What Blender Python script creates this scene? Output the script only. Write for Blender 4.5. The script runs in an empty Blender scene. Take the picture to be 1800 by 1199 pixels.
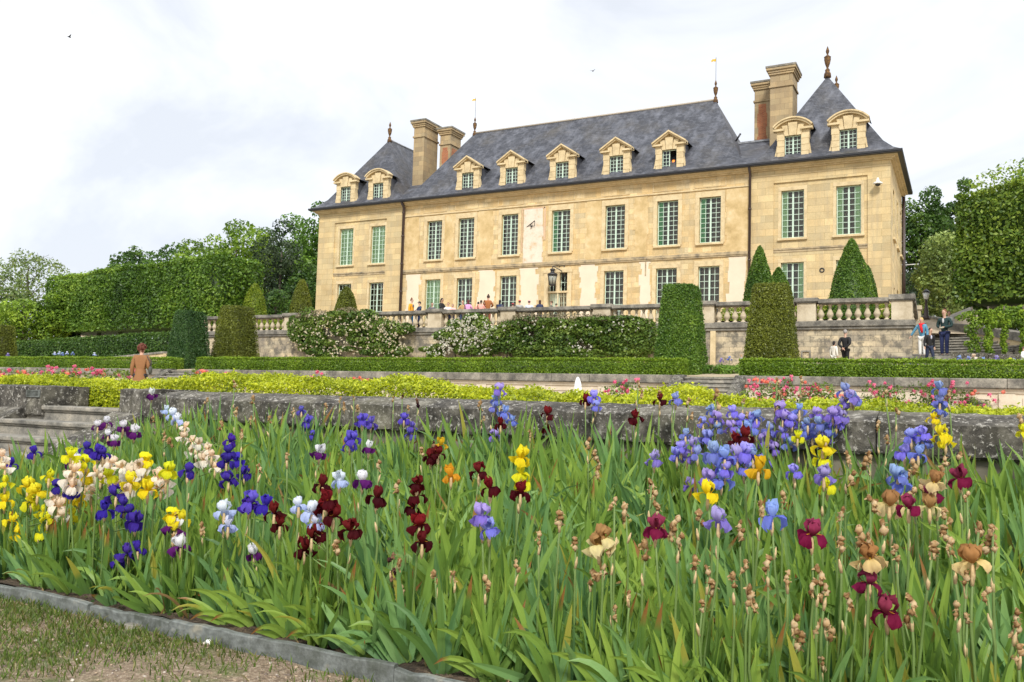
import bpy, bmesh, math, random
import numpy as np
from mathutils import Vector, Matrix
C = bpy.context.scene.collection
S = bpy.context.scene
R_ = math.radians
random.seed(7); rng = np.random.default_rng(7)

# ------------------------------------------------------------------ camera
FL = 1504.57; YAW, PITCH, ROLL = R_(27.9016), R_(3.99745), R_(1.64501)
_cy, _sy = math.cos(YAW), math.sin(YAW)
FWD = np.array([-_sy*math.cos(PITCH), _cy*math.cos(PITCH), math.sin(PITCH)])
_r0 = np.array([_cy, _sy, 0.0]); _u0 = np.cross(_r0, FWD)
RT = _r0*math.cos(ROLL)+_u0*math.sin(ROLL); UP = -_r0*math.sin(ROLL)+_u0*math.cos(ROLL)
cam_data = bpy.data.cameras.new('camera'); cam = bpy.data.objects.new('camera', cam_data); C.objects.link(cam)
M_ = Matrix((tuple(RT), tuple(UP), tuple(-FWD))).transposed().to_4x4()
cam.matrix_world = M_
cam_data.sensor_width = 36; cam_data.lens = 36*FL/1800
cam_data.clip_start = 0.05; cam_data.clip_end = 3000
S.camera = cam
S.render.resolution_x = 1024; S.render.resolution_y = 682

def P(x, y, Y=None, Z=None, X=None, D=None):
    """world point seen at photo pixel x,y on the given plane"""
    d = RT*(x-900)/FL-UP*(y-599.5)/FL+FWD
    t = Y/d[1] if Y is not None else Z/d[2] if Z is not None else X/d[0] if X is not None else D
    return d*t
def to_px(p):
    p = np.array(p, float); d = p@FWD
    return 900+FL*(p@RT)/d, 599.5-FL*(p@UP)/d, d

# ------------------------------------------------------------------ world, sun, exposure
SUN_EL, SUN_AZ = 43.0, 152.0            # azimuth measured clockwise from +Y
w = bpy.data.worlds.new('World'); S.world = w; w.use_nodes = True
nt = w.node_tree; nt.nodes.clear()
def N(nt, t, **k):
    n = nt.nodes.new(t)
    for a, b in k.items(): setattr(n, a, b)
    return n
sky = N(nt, 'ShaderNodeTexSky', sky_type='NISHITA', sun_disc=False)
sky.sun_elevation = R_(SUN_EL); sky.sun_rotation = R_(SUN_AZ); sky.air_density = 1.0; sky.dust_density = 2.0
skb = N(nt, 'ShaderNodeBackground'); skb.inputs[1].default_value = 0.10
nt.links.new(sky.outputs[0], skb.inputs[0])
tc = N(nt, 'ShaderNodeTexCoord')
mp = N(nt, 'ShaderNodeMapping'); mp.inputs['Scale'].default_value = (1.0, 1.0, 2.2)
mp.inputs['Location'].default_value = (1.7, 0.4, 0.6)
nt.links.new(tc.outputs['Generated'], mp.inputs[0])
nz = N(nt, 'ShaderNodeTexNoise'); nz.inputs['Scale'].default_value = 1.7; nz.inputs['Detail'].default_value = 6; nz.inputs['Roughness'].default_value = 0.58; nz.inputs['Distortion'].default_value = 0.7
nt.links.new(mp.outputs[0], nz.inputs[0])
cr = N(nt, 'ShaderNodeValToRGB')
cr.color_ramp.elements[0].position = 0.33; cr.color_ramp.elements[0].color = (0.375, 0.393, 0.425, 1)
cr.color_ramp.elements[1].position = 0.63; cr.color_ramp.elements[1].color = (0.72, 0.725, 0.74, 1)
e = cr.color_ramp.elements.new(0.47); e.color = (0.475, 0.487, 0.51, 1)
nt.links.new(nz.outputs[0], cr.inputs[0])
clb = N(nt, 'ShaderNodeBackground'); clb.inputs[1].default_value = 1.0
nt.links.new(cr.outputs[0], clb.inputs[0])
mx = N(nt, 'ShaderNodeMixShader'); mx.inputs[0].default_value = 0.93
nt.links.new(skb.outputs[0], mx.inputs[1]); nt.links.new(clb.outputs[0], mx.inputs[2])
wo = N(nt, 'ShaderNodeOutputWorld'); nt.links.new(mx.outputs[0], wo.inputs[0])
sl = bpy.data.lights.new('sun', 'SUN'); sl.energy = 1.5; sl.angle = R_(11); sl.color = (1.0, 0.965, 0.90)
sun = bpy.data.objects.new('sun', sl); C.objects.link(sun)
az, el = R_(SUN_AZ), R_(SUN_EL)
sd = Vector((math.sin(az)*math.cos(el), math.cos(az)*math.cos(el), math.sin(el)))
sun.rotation_euler = sd.to_track_quat('Z', 'Y').to_euler(); sun.location = (10, -20, 40)
S.view_settings.view_transform = 'Standard'; S.view_settings.look = 'None'
S.view_settings.gamma = 1; S.view_settings.use_curve_mapping = False
S.view_settings.exposure = 1.2
S.cycles.max_bounces = 8; S.cycles.transparent_max_bounces = 12

# ------------------------------------------------------------------ helpers
def mat(name, build):
    m = bpy.data.materials.new(name); m.use_nodes = True
    t = m.node_tree; b = t.nodes['Principled BSDF']
    build(t, b); return m
def link(t, a, b): t.links.new(a, b)
def objco(t, wall=True, scale=1.0):
    tc = N(t, 'ShaderNodeTexCoord')
    if not wall: return tc.outputs['Object']
    sp = N(t, 'ShaderNodeSeparateXYZ'); link(t, tc.outputs['Object'], sp.inputs[0])
    ad = N(t, 'ShaderNodeMath', operation='ADD'); link(t, sp.outputs[0], ad.inputs[0]); link(t, sp.outputs[1], ad.inputs[1])
    cb = N(t, 'ShaderNodeCombineXYZ'); link(t, ad.outputs[0], cb.inputs[0]); link(t, sp.outputs[2], cb.inputs[1])
    return cb.outputs[0]
def noise(t, vec, scale, detail=4, rough=0.55, dim='3D'):
    n = N(t, 'ShaderNodeTexNoise'); n.inputs['Scale'].default_value = scale; n.inputs['Detail'].default_value = detail; n.inputs['Roughness'].default_value = rough
    if vec is not None: link(t, vec, n.inputs['Vector'])
    return n.outputs[0]
def ramp(t, fac, stops):
    r = N(t, 'ShaderNodeValToRGB'); e = r.color_ramp.elements
    e[0].position, e[0].color = stops[0][0], tuple(stops[0][1])+(1,)
    e[1].position, e[1].color = stops[-1][0], tuple(stops[-1][1])+(1,)
    for p, c in stops[1:-1]:
        q = e.new(p); q.color = tuple(c)+(1,)
    link(t, fac, r.inputs[0]); return r.outputs[0]
def mixc(t, fac, a, b, mode='MIX'):
    m = N(t, 'ShaderNodeMix', data_type='RGBA', blend_type=mode)
    for sock, v in ((m.inputs[0], fac), (m.inputs[6], a), (m.inputs[7], b)):
        if isinstance(v, (int, float)): sock.default_value = v
        elif isinstance(v, tuple): sock.default_value = v+(1,) if len(v) == 3 else v
        else: link(t, v, sock)
    return m.outputs[2]
def bump(t, b, h, strength=0.3, dist=0.02):
    n = N(t, 'ShaderNodeBump'); n.inputs['Strength'].default_value = strength; n.inputs['Distance'].default_value = dist
    link(t, h, n.inputs['Height']); link(t, n.outputs[0], b.inputs['Normal'])

def ashlar(name, c1, c2, mortar, bw=0.95, rh=0.40, lichen=0.0, stain=(0.30, 0.24, 0.16), amt=0.45):
    def f(t, b):
        v = objco(t); o = objco(t, False)
        br = N(t, 'ShaderNodeTexBrick'); link(t, v, br.inputs[0]); br.offset = 0.5
        br.inputs['Scale'].default_value = 1; br.inputs['Brick Width'].default_value = bw; br.inputs['Row Height'].default_value = rh
        br.inputs['Mortar Size'].default_value = 0.008; br.inputs['Mortar Smooth'].default_value = 0.4
        br.inputs['Color1'].default_value = c1+(1,); br.inputs['Color2'].default_value = c2+(1,); br.inputs['Mortar'].default_value = mortar+(1,)
        # second brick layer breaks the courses into odd lengths
        b2 = N(t, 'ShaderNodeTexBrick'); link(t, v, b2.inputs[0]); b2.inputs['Scale'].default_value = 1
        b2.inputs['Brick Width'].default_value = bw*1.37; b2.inputs['Row Height'].default_value = rh; b2.inputs['Mortar Size'].default_value = 0
        b2.inputs['Color1'].default_value = (0.76, 0.79, 0.84, 1); b2.inputs['Color2'].default_value = (1.16, 1.12, 1.06, 1); b2.offset = 0.37
        c = mixc(t, 0.8, br.outputs[0], b2.outputs[0], 'MULTIPLY')
        n1 = noise(t, o, 0.9, 6, 0.6)
        c = mixc(t, ramp(t, n1, [(0.45, (0, 0, 0)), (0.72, (amt,)*3)]), c, stain)
        mq = N(t, 'ShaderNodeMapping'); mq.inputs['Scale'].default_value = (1.6, 1.6, 0.16); link(t, o, mq.inputs[0]); ns_ = noise(t, mq.outputs[0], 1.4, 7, 0.65)
        c = mixc(t, ramp(t, ns_, [(0.50, (0, 0, 0)), (0.70, (0.42,)*3)]), c, (0.36, 0.31, 0.23))
        n2 = noise(t, o, 14, 6, 0.65)
        c = mixc(t, 0.35, c, ramp(t, n2, [(0.3, (0.62, 0.60, 0.56)), (0.7, (1.25, 1.22, 1.15))]), 'MULTIPLY')
        if lichen:
            n3 = noise(t, o, 3.2, 8, 0.7)
            c = mixc(t, ramp(t, n3, [(0.48, (0, 0, 0)), (0.60, (lichen,)*3)]), c, (0.10, 0.095, 0.08))
        link(t, c, b.inputs['Base Color']); b.inputs['Roughness'].default_value = 0.9
        bump(t, b, n2, 0.35, 0.01)
    return mat(name, f)
def rough_mat(name, stops, scale=3, detail=8, rough=0.9, bstr=0.4, bd=0.01, fine=None):
    def f(t, b):
        o = objco(t, False); n = noise(t, o, scale, detail, 0.68)
        c = ramp(t, n, stops)
        if fine:
            m = noise(t, o, fine[0], 4, 0.6); c = mixc(t, fine[2], c, ramp(t, m, [(0.35, fine[1]), (0.65, fine[3])]), 'MULTIPLY'); bump(t, b, m, bstr, bd)
        else: bump(t, b, n, bstr, bd)
        link(t, c, b.inputs['Base Color']); b.inputs['Roughness'].default_value = rough
    return mat(name, f)
def plain(name, col, rough=0.6, metal=0.0, var=0.15, scale=20):
    def f(t, b):
        n = noise(t, objco(t, False), scale, 4)
        c = mixc(t, 1.0, col, ramp(t, n, [(0.3, (1-var,)*3), (0.7, (1+var,)*3)]), 'MULTIPLY')
        link(t, c, b.inputs['Base Color']); b.inputs['Roughness'].default_value = rough; b.inputs['Metallic'].default_value = metal
    return mat(name, f)
def vcol(name, trans=0.25, rough=0.5, spec=0.3):
    def f(t, b):
        a = N(t, 'ShaderNodeAttribute', attribute_name='Col')
        link(t, a.outputs['Color'], b.inputs['Base Color']); b.inputs['Roughness'].default_value = rough
        b.inputs['Specular IOR Level'].default_value = spec
        tr = N(t, 'ShaderNodeBsdfTranslucent'); link(t, a.outputs['Color'], tr.inputs[0])
        m = N(t, 'ShaderNodeMixShader'); m.inputs[0].default_value = trans
        link(t, b.outputs[0], m.inputs[1]); link(t, tr.outputs[0], m.inputs[2])
        link(t, m.outputs[0], t.nodes['Material Output'].inputs[0])
    return mat(name, f)

M = {}
M['ashlar'] = ashlar('ashlar_stone', (0.69, 0.552, 0.305), (0.57, 0.447, 0.248), (0.32, 0.24, 0.115), stain=(0.44, 0.30, 0.13), amt=0.5)
M['rubble'] = ashlar('mixed_stone', (0.71, 0.57, 0.335), (0.56, 0.42, 0.215), (0.37, 0.28, 0.14), 0.55, 0.33, stain=(0.55, 0.36, 0.14), amt=0.7)
M['trim'] = rough_mat('dressed_stone', [(0.3, (0.46, 0.36, 0.21)), (0.5, (0.63, 0.50, 0.29)), (0.7, (0.72, 0.59, 0.37))], 2.5, fine=(30, (0.85,)*3, 0.5, (1.08,)*3))
M['string'] = rough_mat('weathered_string_course', [(0.35, (0.20, 0.17, 0.12)), (0.5, (0.42, 0.33, 0.20)), (0.68, (0.58, 0.46, 0.27))], 2.2, fine=(25, (0.8,)*3, 0.5, (1.1,)*3))
M['render'] = rough_mat('ochre_render', [(0.32, (0.42, 0.30, 0.13)), (0.45, (0.55, 0.40, 0.19)), (0.55, (0.63, 0.475, 0.25)), (0.68, (0.70, 0.57, 0.35))], 1.1, 8, fine=(18, (0.93,)*3, 0.5, (1.05,)*3), bstr=0.15)
M['plaster'] = rough_mat('pinkish_plaster', [(0.3, (0.68, 0.57, 0.43)), (0.7, (0.76, 0.65, 0.50))], 0.8, 5, fine=(18, (0.96,)*3, 0.5, (1.03,)*3), bstr=0.1)
M['oldplaster'] = rough_mat('worn_plaster', [(0.35, (0.58, 0.42, 0.24)), (0.47, (0.70, 0.60, 0.48)), (0.7, (0.76, 0.68, 0.56))], 1.8, 8, fine=(22, (0.85,)*3, 0.6, (1.05,)*3))
M['pinkline'] = rough_mat('faded_red_paint', [(0.4, (0.55, 0.36, 0.24)), (0.6, (0.62, 0.45, 0.28))], 3)
def _slate(t, b):
    v = objco(t); o = objco(t, False)
    br = N(t, 'ShaderNodeTexBrick'); link(t, v, br.inputs[0]); br.inputs['Scale'].default_value = 1
    br.inputs['Brick Width'].default_value = 0.26; br.inputs['Row Height'].default_value = 0.13; br.inputs['Mortar Size'].default_value = 0.012
    br.inputs['Mortar Smooth'].default_value = 0.3
    br.inputs['Color1'].default_value = (0.040, 0.044, 0.056, 1); br.inputs['Color2'].default_value = (0.085, 0.089, 0.105, 1); br.inputs['Mortar'].default_value = (0.03, 0.032, 0.042, 1)
    mpn = N(t, 'ShaderNodeMapping'); mpn.inputs['Scale'].default_value = (1.0, 1.0, 0.28); mpn.inputs['Rotation'].default_value = (0, R_(6), 0); link(t, o, mpn.inputs[0])
    n = noise(t, mpn.outputs[0], 1.5, 9, 0.68)
    c = mixc(t, ramp(t, n, [(0.47, (0, 0, 0)), (0.66, (0.55,)*3)]), br.outputs[0], (0.19, 0.20, 0.235))
    n2 = noise(t, o, 0.55, 6, 0.6); c = mixc(t, ramp(t, n2, [(0.48, (0,)*3), (0.7, (0.45,)*3)]), c, (0.10, 0.085, 0.06))
    n3 = noise(t, o, 5, 5, 0.7); c = mixc(t, 0.5, c, ramp(t, n3, [(0.35, (0.6,)*3), (0.65, (1.35,)*3)]), 'MULTIPLY')
    link(t, c, b.inputs['Base Color']); b.inputs['Roughness'].default_value = 0.6
    bump(t, b, br.outputs[1], -0.5, 0.02)
M['slate'] = mat('roof_slate', _slate)
M['zinc'] = rough_mat('roof_lead', [(0.4, (0.17, 0.18, 0.20)), (0.6, (0.32, 0.33, 0.35))], 3)
M['ridge'] = plain('ridge_lead', (0.42, 0.37, 0.30), 0.7)
M['gutter'] = plain('gutter_iron', (0.022, 0.022, 0.025), 0.4)
M['pipe'] = plain('downpipe_brown', (0.055, 0.035, 0.03), 0.45)
M['brick'] = None
def _brick(t, b):
    v = objco(t); br = N(t, 'ShaderNodeTexBrick'); link(t, v, br.inputs[0]); br.inputs['Scale'].default_value = 1
    br.inputs['Brick Width'].default_value = 0.2; br.inputs['Row Height'].default_value = 0.07; br.inputs['Mortar Size'].default_value = 0.006
    br.inputs['Color1'].default_value = (0.42, 0.15, 0.06, 1); br.inputs['Color2'].default_value = (0.30, 0.09, 0.04, 1); br.inputs['Mortar'].default_value = (0.4, 0.28, 0.18, 1)
    link(t, br.outputs[0], b.inputs['Base Color']); b.inputs['Roughness'].default_value = 0.9
M['brick'] = mat('red_brick', _brick)
M['chim'] = ashlar('chimney_stone', (0.46, 0.355, 0.20), (0.36, 0.27, 0.155), (0.22, 0.16, 0.09), 0.55, 0.36, stain=(0.30, 0.22, 0.13), amt=0.5)
M['frame'] = plain('window_paint_pale_green', (0.54, 0.68, 0.56), 0.5, 0, 0.06)
M['shutter'] = plain('inner_shutter_green', (0.66, 0.93, 0.52), 0.6, 0, 0.08)
M['shutter2'] = plain('inner_shutter_deep_green', (0.22, 0.62, 0.26), 0.6, 0, 0.08); M['room_tone_sheet'] = plain('room_tone_brown', (0.33, 0.28, 0.215), 0.9, 0, 0.25, 1.5)  # the brown is for the added window sheets, toned as room brightness
def _glass(t, b):
    o = objco(t, False); n = noise(t, o, 1.2, 2)
    gl = N(t, 'ShaderNodeBsdfGlossy'); gl.inputs['Roughness'].default_value = 0.03; gl.inputs[0].default_value = (0.9, 0.93, 1, 1)
    tr = N(t, 'ShaderNodeBsdfTransparent'); tr.inputs[0].default_value = (0.82, 0.84, 0.80, 1)
    lw = N(t, 'ShaderNodeFresnel'); lw.inputs[0].default_value = 1.5
    m = N(t, 'ShaderNodeMixShader'); link(t, lw.outputs[0], m.inputs[0]); link(t, tr.outputs[0], m.inputs[1]); link(t, gl.outputs[0], m.inputs[2])
    link(t, m.outputs[0], t.nodes['Material Output'].inputs[0])
M['glass'] = mat('window_glass', _glass)
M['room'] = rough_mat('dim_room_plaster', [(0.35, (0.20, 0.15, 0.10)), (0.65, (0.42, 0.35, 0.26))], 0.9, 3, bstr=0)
M['finial'] = rough_mat('terracotta_finial', [(0.4, (0.06, 0.035, 0.025)), (0.55, (0.16, 0.085, 0.03)), (0.68, (0.36, 0.20, 0.05))], 8)
M['gold'] = plain('gilded_vane', (0.75, 0.48, 0.06), 0.35, 0.4)
M['iron'] = plain('dark_iron', (0.03, 0.03, 0.032), 0.5)
M['grille'] = plain('painted_grille_cream', (0.66, 0.58, 0.38), 0.5)
M['lichen'] = rough_mat('lichened_limestone', [(0.34, (0.030, 0.027, 0.021)), (0.46, (0.075, 0.068, 0.055)), (0.56, (0.16, 0.15, 0.125)), (0.66, (0.40, 0.38, 0.33))], 6.5, 12, fine=(42, (0.35,)*3, 0.8, (1.7,)*3), bstr=0.7, bd=0.012)
def _lich(t, b):
    o = objco(t, False); n = noise(t, o, 5.0, 10, 0.7)
    c = ramp(t, n, [(0.35, (0.022, 0.020, 0.016)), (0.47, (0.055, 0.050, 0.041)), (0.56, (0.115, 0.105, 0.087)), (0.68, (0.25, 0.235, 0.20))])
    n2 = noise(t, o, 24, 5, 0.75); c = mixc(t, ramp(t, n2, [(0.555, (0,)*3), (0.62, (0.85,)*3)]), c, (0.47, 0.45, 0.40))
    n3 = noise(t, o, 17, 6, 0.8); c = mixc(t, ramp(t, n3, [(0.36, (0.85,)*3), (0.45, (0,)*3)]), c, (0.022, 0.020, 0.017))
    n4 = noise(t, o, 1.3, 4, 0.6); c = mixc(t, ramp(t, n4, [(0.5, (0,)*3), (0.75, (0.5,)*3)]), c, (0.20, 0.19, 0.12))
    link(t, c, b.inputs['Base Color']); b.inputs['Roughness'].default_value = 0.95; bump(t, b, n2, 0.8, 0.012)
M['lichen'] = mat('lichened_limestone_blotched', _lich)
M['steps'] = rough_mat('stone_steps', [(0.32, (0.10, 0.095, 0.085)), (0.5, (0.24, 0.225, 0.19)), (0.68, (0.40, 0.36, 0.29))], 4.5, 10, fine=(60, (0.6,)*3, 0.6, (1.3,)*3), bstr=0.5)
M['coping'] = rough_mat('weathered_coping', [(0.35, (0.09, 0.085, 0.075)), (0.5, (0.20, 0.185, 0.155)), (0.68, (0.36, 0.33, 0.27))], 1.7, 10, fine=(20, (0.6,)*3, 0.6, (1.3,)*3))
M['retain'] = ashlar('retaining_wall_stone', (0.66, 0.56, 0.38), (0.42, 0.36, 0.26), (0.15, 0.12, 0.08), 0.58, 0.24, lichen=0.75, stain=(0.19, 0.17, 0.15), amt=1.0)
M['balus'] = rough_mat('baluster_stone', [(0.35, (0.36, 0.29, 0.19)), (0.5, (0.52, 0.44, 0.31)), (0.68, (0.62, 0.54, 0.40))], 1.3, 6, fine=(20, (0.85,)*3, 0.5, (1.1,)*3))
M['panelwall'] = rough_mat('cream_panel_stone', [(0.35, (0.50, 0.42, 0.30)), (0.6, (0.66, 0.58, 0.46))], 1.0, 6, fine=(20, (0.9,)*3, 0.4, (1.05,)*3))
M['relief'] = rough_mat('dark_carved_stone', [(0.4, (0.06, 0.055, 0.05)), (0.6, (0.24, 0.21, 0.17))], 4)
M['soil'] = rough_mat('bed_soil', [(0.35, (0.035, 0.024, 0.016)), (0.5, (0.075, 0.05, 0.032)), (0.65, (0.16, 0.115, 0.075))], 9, 10, fine=(70, (0.5,)*3, 0.8, (1.5,)*3), bstr=0.8, bd=0.03)
M['kerb'] = rough_mat('slate_grey_kerb', [(0.32, (0.055, 0.065, 0.045)), (0.46, (0.12, 0.13, 0.118)), (0.56, (0.18, 0.195, 0.185)), (0.7, (0.30, 0.28, 0.22))], 4.5, 9, fine=(35, (0.6,)*3, 0.6, (1.25,)*3))
def _path(t, b):
    o = objco(t, False)
    g = noise(t, o, 38, 10, 0.85); sand = ramp(t, g, [(0.34, (0.075, 0.05, 0.03)), (0.45, (0.22, 0.155, 0.10)), (0.56, (0.42, 0.32, 0.22)), (0.66, (0.75, 0.66, 0.55))])
    n = noise(t, o, 2.3, 7, 0.65)
    grass = ramp(t, g, [(0.35, (0.05, 0.085, 0.012)), (0.6, (0.14, 0.19, 0.035)), (0.72, (0.30, 0.25, 0.11))])
    c = mixc(t, ramp(t, n, [(0.47, (0, 0, 0)), (0.60, (0.8,)*3)]), sand, grass)
    link(t, c, b.inputs['Base Color']); b.inputs['Roughness'].default_value = 0.95; bump(t, b, g, 0.9, 0.02)
M['path'] = mat('sandy_path', _path)
M['gravel'] = rough_mat('terrace_gravel', [(0.4, (0.38, 0.30, 0.20)), (0.6, (0.52, 0.43, 0.31))], 12, 8, fine=(90, (0.8,)*3, 0.5, (1.1,)*3))
M['bark'] = rough_mat('bark', [(0.4, (0.05, 0.04, 0.03)), (0.6, (0.13, 0.105, 0.08))], 9)
M['leaf'] = vcol('foliage', 0.36, 0.45, 0.4)
M['petal'] = vcol('petals', 0.42, 0.7, 0.08)
M['skin'] = plain('skin', (0.56, 0.34, 0.24), 0.55, 0, 0.03)
M['white'] = plain('white_paint', (0.8, 0.8, 0.78), 0.4, 0, 0.03)
M['lampglass'] = plain('lantern_glass', (0.30, 0.31, 0.26), 0.15)

def tag(o, label=None, cat=None, group=None, kind=None):
    if label: o['label'] = label
    if cat: o['category'] = cat
    if group: o['group'] = group
    if kind: o['kind'] = kind
    return o
def empty(name, loc=(0, 0, 0), rz=0.0):
    o = bpy.data.objects.new(name, None); C.objects.link(o); o.location = loc; o.rotation_euler = (0, 0, rz)
    o.empty_display_size = 0.2; return o
def linkobj(name, me, parent=None, loc=None):
    o = bpy.data.objects.new(name, me); C.objects.link(o)
    if parent: o.parent = parent
    if loc is not None: o.location = loc
    return o
class MB:
    def __init__(s): s.v = []; s.f = []; s.m = []; s.sm = []; s.mi = 0; s.smooth = False
    def face(s, idx): s.f.append(tuple(idx)); s.m.append(s.mi); s.sm.append(s.smooth)
    def box(s, x0, x1, y0, y1, z0, z1):
        if x0 > x1: x0, x1 = x1, x0
        if y0 > y1: y0, y1 = y1, y0
        if z0 > z1: z0, z1 = z1, z0
        n = len(s.v); s.v += [(x0, y0, z0), (x1, y0, z0), (x1, y1, z0), (x0, y1, z0), (x0, y0, z1), (x1, y0, z1), (x1, y1, z1), (x0, y1, z1)]
        for q in ((0, 3, 2, 1), (4, 5, 6, 7), (0, 1, 5, 4), (1, 2, 6, 5), (2, 3, 7, 6), (3, 0, 4, 7)): s.face([n+i for i in q])
        return s
    def frus(s, cx, cy, z0, z1, ax, ay, bx, by):
        n = len(s.v)
        for z, hx, hy in ((z0, ax, ay), (z1, bx, by)):
            s.v += [(cx-hx, cy-hy, z), (cx+hx, cy-hy, z), (cx+hx, cy+hy, z), (cx-hx, cy+hy, z)]
        for q in ((0, 3, 2, 1), (4, 5, 6, 7), (0, 1, 5, 4), (1, 2, 6, 5), (2, 3, 7, 6), (3, 0, 4, 7)): s.face([n+i for i in q])
        return s
    def poly(s, pts): n = len(s.v); s.v += [tuple(p) for p in pts]; s.face(range(n, n+len(pts))); return s
    def prism(s, pts, vec):
        """extrude polygon pts by vec"""
        n = len(s.v); k = len(pts); vec = Vector(vec)
        s.v += [tuple(p) for p in pts]+[tuple(Vector(p)+vec) for p in pts]
        s.face(range(n, n+k)); s.face([n+k+i for i in reversed(range(k))])
        for i in range(k): j = (i+1) % k; s.face((n+i, n+k+i, n+k+j, n+j))
        return s
    def lathe(s, cx, cy, prof, seg=12, z0=0.0):
        n = len(s.v); sm = s.smooth; s.smooth = True
        for r, z in prof:
            for i in range(seg): a = 2*math.pi*i/seg; s.v.append((cx+r*math.cos(a), cy+r*math.sin(a), z0+z))
        for j in range(len(prof)-1):
            for i in range(seg): k = (i+1) % seg; s.face((n+j*seg+i, n+j*seg+k, n+(j+1)*seg+k, n+(j+1)*seg+i))
        s.face(range(n+(len(prof)-1)*seg, n+len(prof)*seg)); s.face(reversed(range(n, n+seg))); s.smooth = sm; return s
    def tube(s, pts, rad, seg=6):
        pts = [Vector(p) for p in pts]; n = len(s.v); sm = s.smooth; s.smooth = True
        if not hasattr(rad, '__len__'): rad = [rad]*len(pts)
        for i, p in enumerate(pts):
            d = (pts[min(i+1, len(pts)-1)]-pts[max(i-1, 0)]).normalized()
            a = d.orthogonal().normalized() if i == 0 else (a-d*a.dot(d)).normalized()
            b = d.cross(a)
            for k in range(seg): t = 2*math.pi*k/seg; s.v.append(tuple(p+(a*math.cos(t)+b*math.sin(t))*rad[i]))
        for j in range(len(pts)-1):
            for k in range(seg): q = (k+1) % seg; s.face((n+j*seg+k, n+j*seg+q, n+(j+1)*seg+q, n+(j+1)*seg+k))
        s.face(reversed(range(n, n+seg))); s.face(range(n+(len(pts)-1)*seg, n+len(pts)*seg)); s.smooth = sm; return s
    def ball(s, c, r, seg=8, rings=6):
        if not hasattr(r, '__len__'): r = (r, r, r)
        n = len(s.v); sm = s.smooth; s.smooth = True
        for j in range(rings+1):
            ph = math.pi*j/rings
            for i in range(seg):
                a = 2*math.pi*i/seg; sr = max(math.sin(ph), 0.02); s.v.append((c[0]+r[0]*sr*math.cos(a), c[1]+r[1]*sr*math.sin(a), c[2]-r[2]*math.cos(ph)))
        for j in range(rings):
            for i in range(seg): k = (i+1) % seg; s.face((n+j*seg+i, n+j*seg+k, n+(j+1)*seg+k, n+(j+1)*seg+i))
        s.face(reversed(range(n, n+seg))); s.face(range(n+rings*seg, n+(rings+1)*seg)); s.smooth = sm; return s
    def mesh(s, name, mats):
        me = bpy.data.meshes.new(name); me.from_pydata(s.v, [], s.f)
        for m in (mats if isinstance(mats, (list, tuple)) else [mats]): me.materials.append(m)
        me.polygons.foreach_set('material_index', s.m); me.polygons.foreach_set('use_smooth', s.sm); me.update(); return me
    def build(s, name, mats, parent=None, loc=None, bevel=0):
        o = linkobj(name, s.mesh(name, mats), parent, loc)
        if bevel:
            b = o.modifiers.new('bevel', 'BEVEL'); b.width = bevel; b.segments = 2; b.limit_method = 'ANGLE'
        return o

# ---- quads with per-point colour, made with numpy
def quad_mesh(name, V, col, material, extra=None):
    """V: (n,4,3) quads, col: (n,3) or (n,4,3)"""
    n = len(V); me = bpy.data.meshes.new(name)
    V = np.asarray(V, np.float32).reshape(-1, 3)
    ev, ef, ec = (extra if extra else (np.zeros((0, 3)), np.zeros((0, 4), int), np.zeros((0, 3))))
    nv = len(V)+len(ev); nf = n+len(ef)
    me.vertices.add(nv); me.vertices.foreach_set('co', np.concatenate([V, np.asarray(ev, np.float32).reshape(-1, 3)]).astype(np.float32).ravel())
    me.loops.add(nf*4); li = np.arange(n*4, dtype=np.int32)
    if len(ef): li = np.concatenate([li, (np.asarray(ef)+len(V)).ravel().astype(np.int32)])
    me.loops.foreach_set('vertex_index', li)
    me.polygons.add(nf); me.polygons.foreach_set('loop_start', np.arange(nf, dtype=np.int32)*4); me.polygons.foreach_set('loop_total', np.full(nf, 4, np.int32))
    me.materials.append(material)
    col = np.asarray(col, np.float32)
    if col.ndim == 2: col = np.repeat(col[:, None, :], 4, 1)
    c = np.concatenate([col.reshape(-1, 3), np.asarray(ec, np.float32).reshape(-1, 3)]); c = np.concatenate([c, np.ones((len(c), 1), np.float32)], 1)
    a = me.color_attributes.new('Col', 'FLOAT_COLOR', 'POINT'); a.data.foreach_set('color', c.astype(np.float32).ravel())
    me.update(calc_edges=True); return me
def unit(v): return v/np.maximum(np.linalg.norm(v, axis=-1, keepdims=True), 1e-9)
def leaves(pts, nrm, size, pal, r, jit=0.8, aspect=0.6, tone=None, bend=0.0):
    """leaf quads (pointed diamonds) at pts, roughly facing nrm"""
    n = len(pts)
    nn = unit(nrm+r.normal(0, jit, (n, 3))); a = unit(np.cross(nn, r.normal(0, 1, (n, 3)))); b = np.cross(nn, a)
    s = size*r.uniform(0.6, 1.35, (n, 1)); l = a*s; wv = b*s*aspect
    V = np.stack([pts-l*0.5, pts+wv*0.5-l*0.05, pts+l*0.5+nn*s*bend, pts-wv*0.5-l*0.05], 1)
    pal = np.asarray(pal, float)
    t = r.uniform(0, 1, n) if tone is None else np.clip(tone+r.normal(0, 0.16, n), 0, 0.999)
    k = t*(len(pal)-1); i = np.minimum(k.astype(int), len(pal)-2); f = (k-i)[:, None]
    col = pal[i]*(1-f)+pal[i+1]*f; col = col*r.uniform(0.85, 1.15, (n, 1))
    return V, col
_nz = np.random.default_rng(5); _NW = _nz.normal(0, 1, (24, 3)); _NP = _nz.uniform(0, 6.28, 24)
def fnoise(p, scale):
    """cheap smooth noise, about -1..1"""
    p = np.asarray(p)*scale; return np.sin(p@_NW[:12].T*1.0+_NP[:12]).sum(-1)/5.0*0.7+np.sin(p@_NW[12:].T*2.3+_NP[12:]).sum(-1)/9.0*0.6
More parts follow.
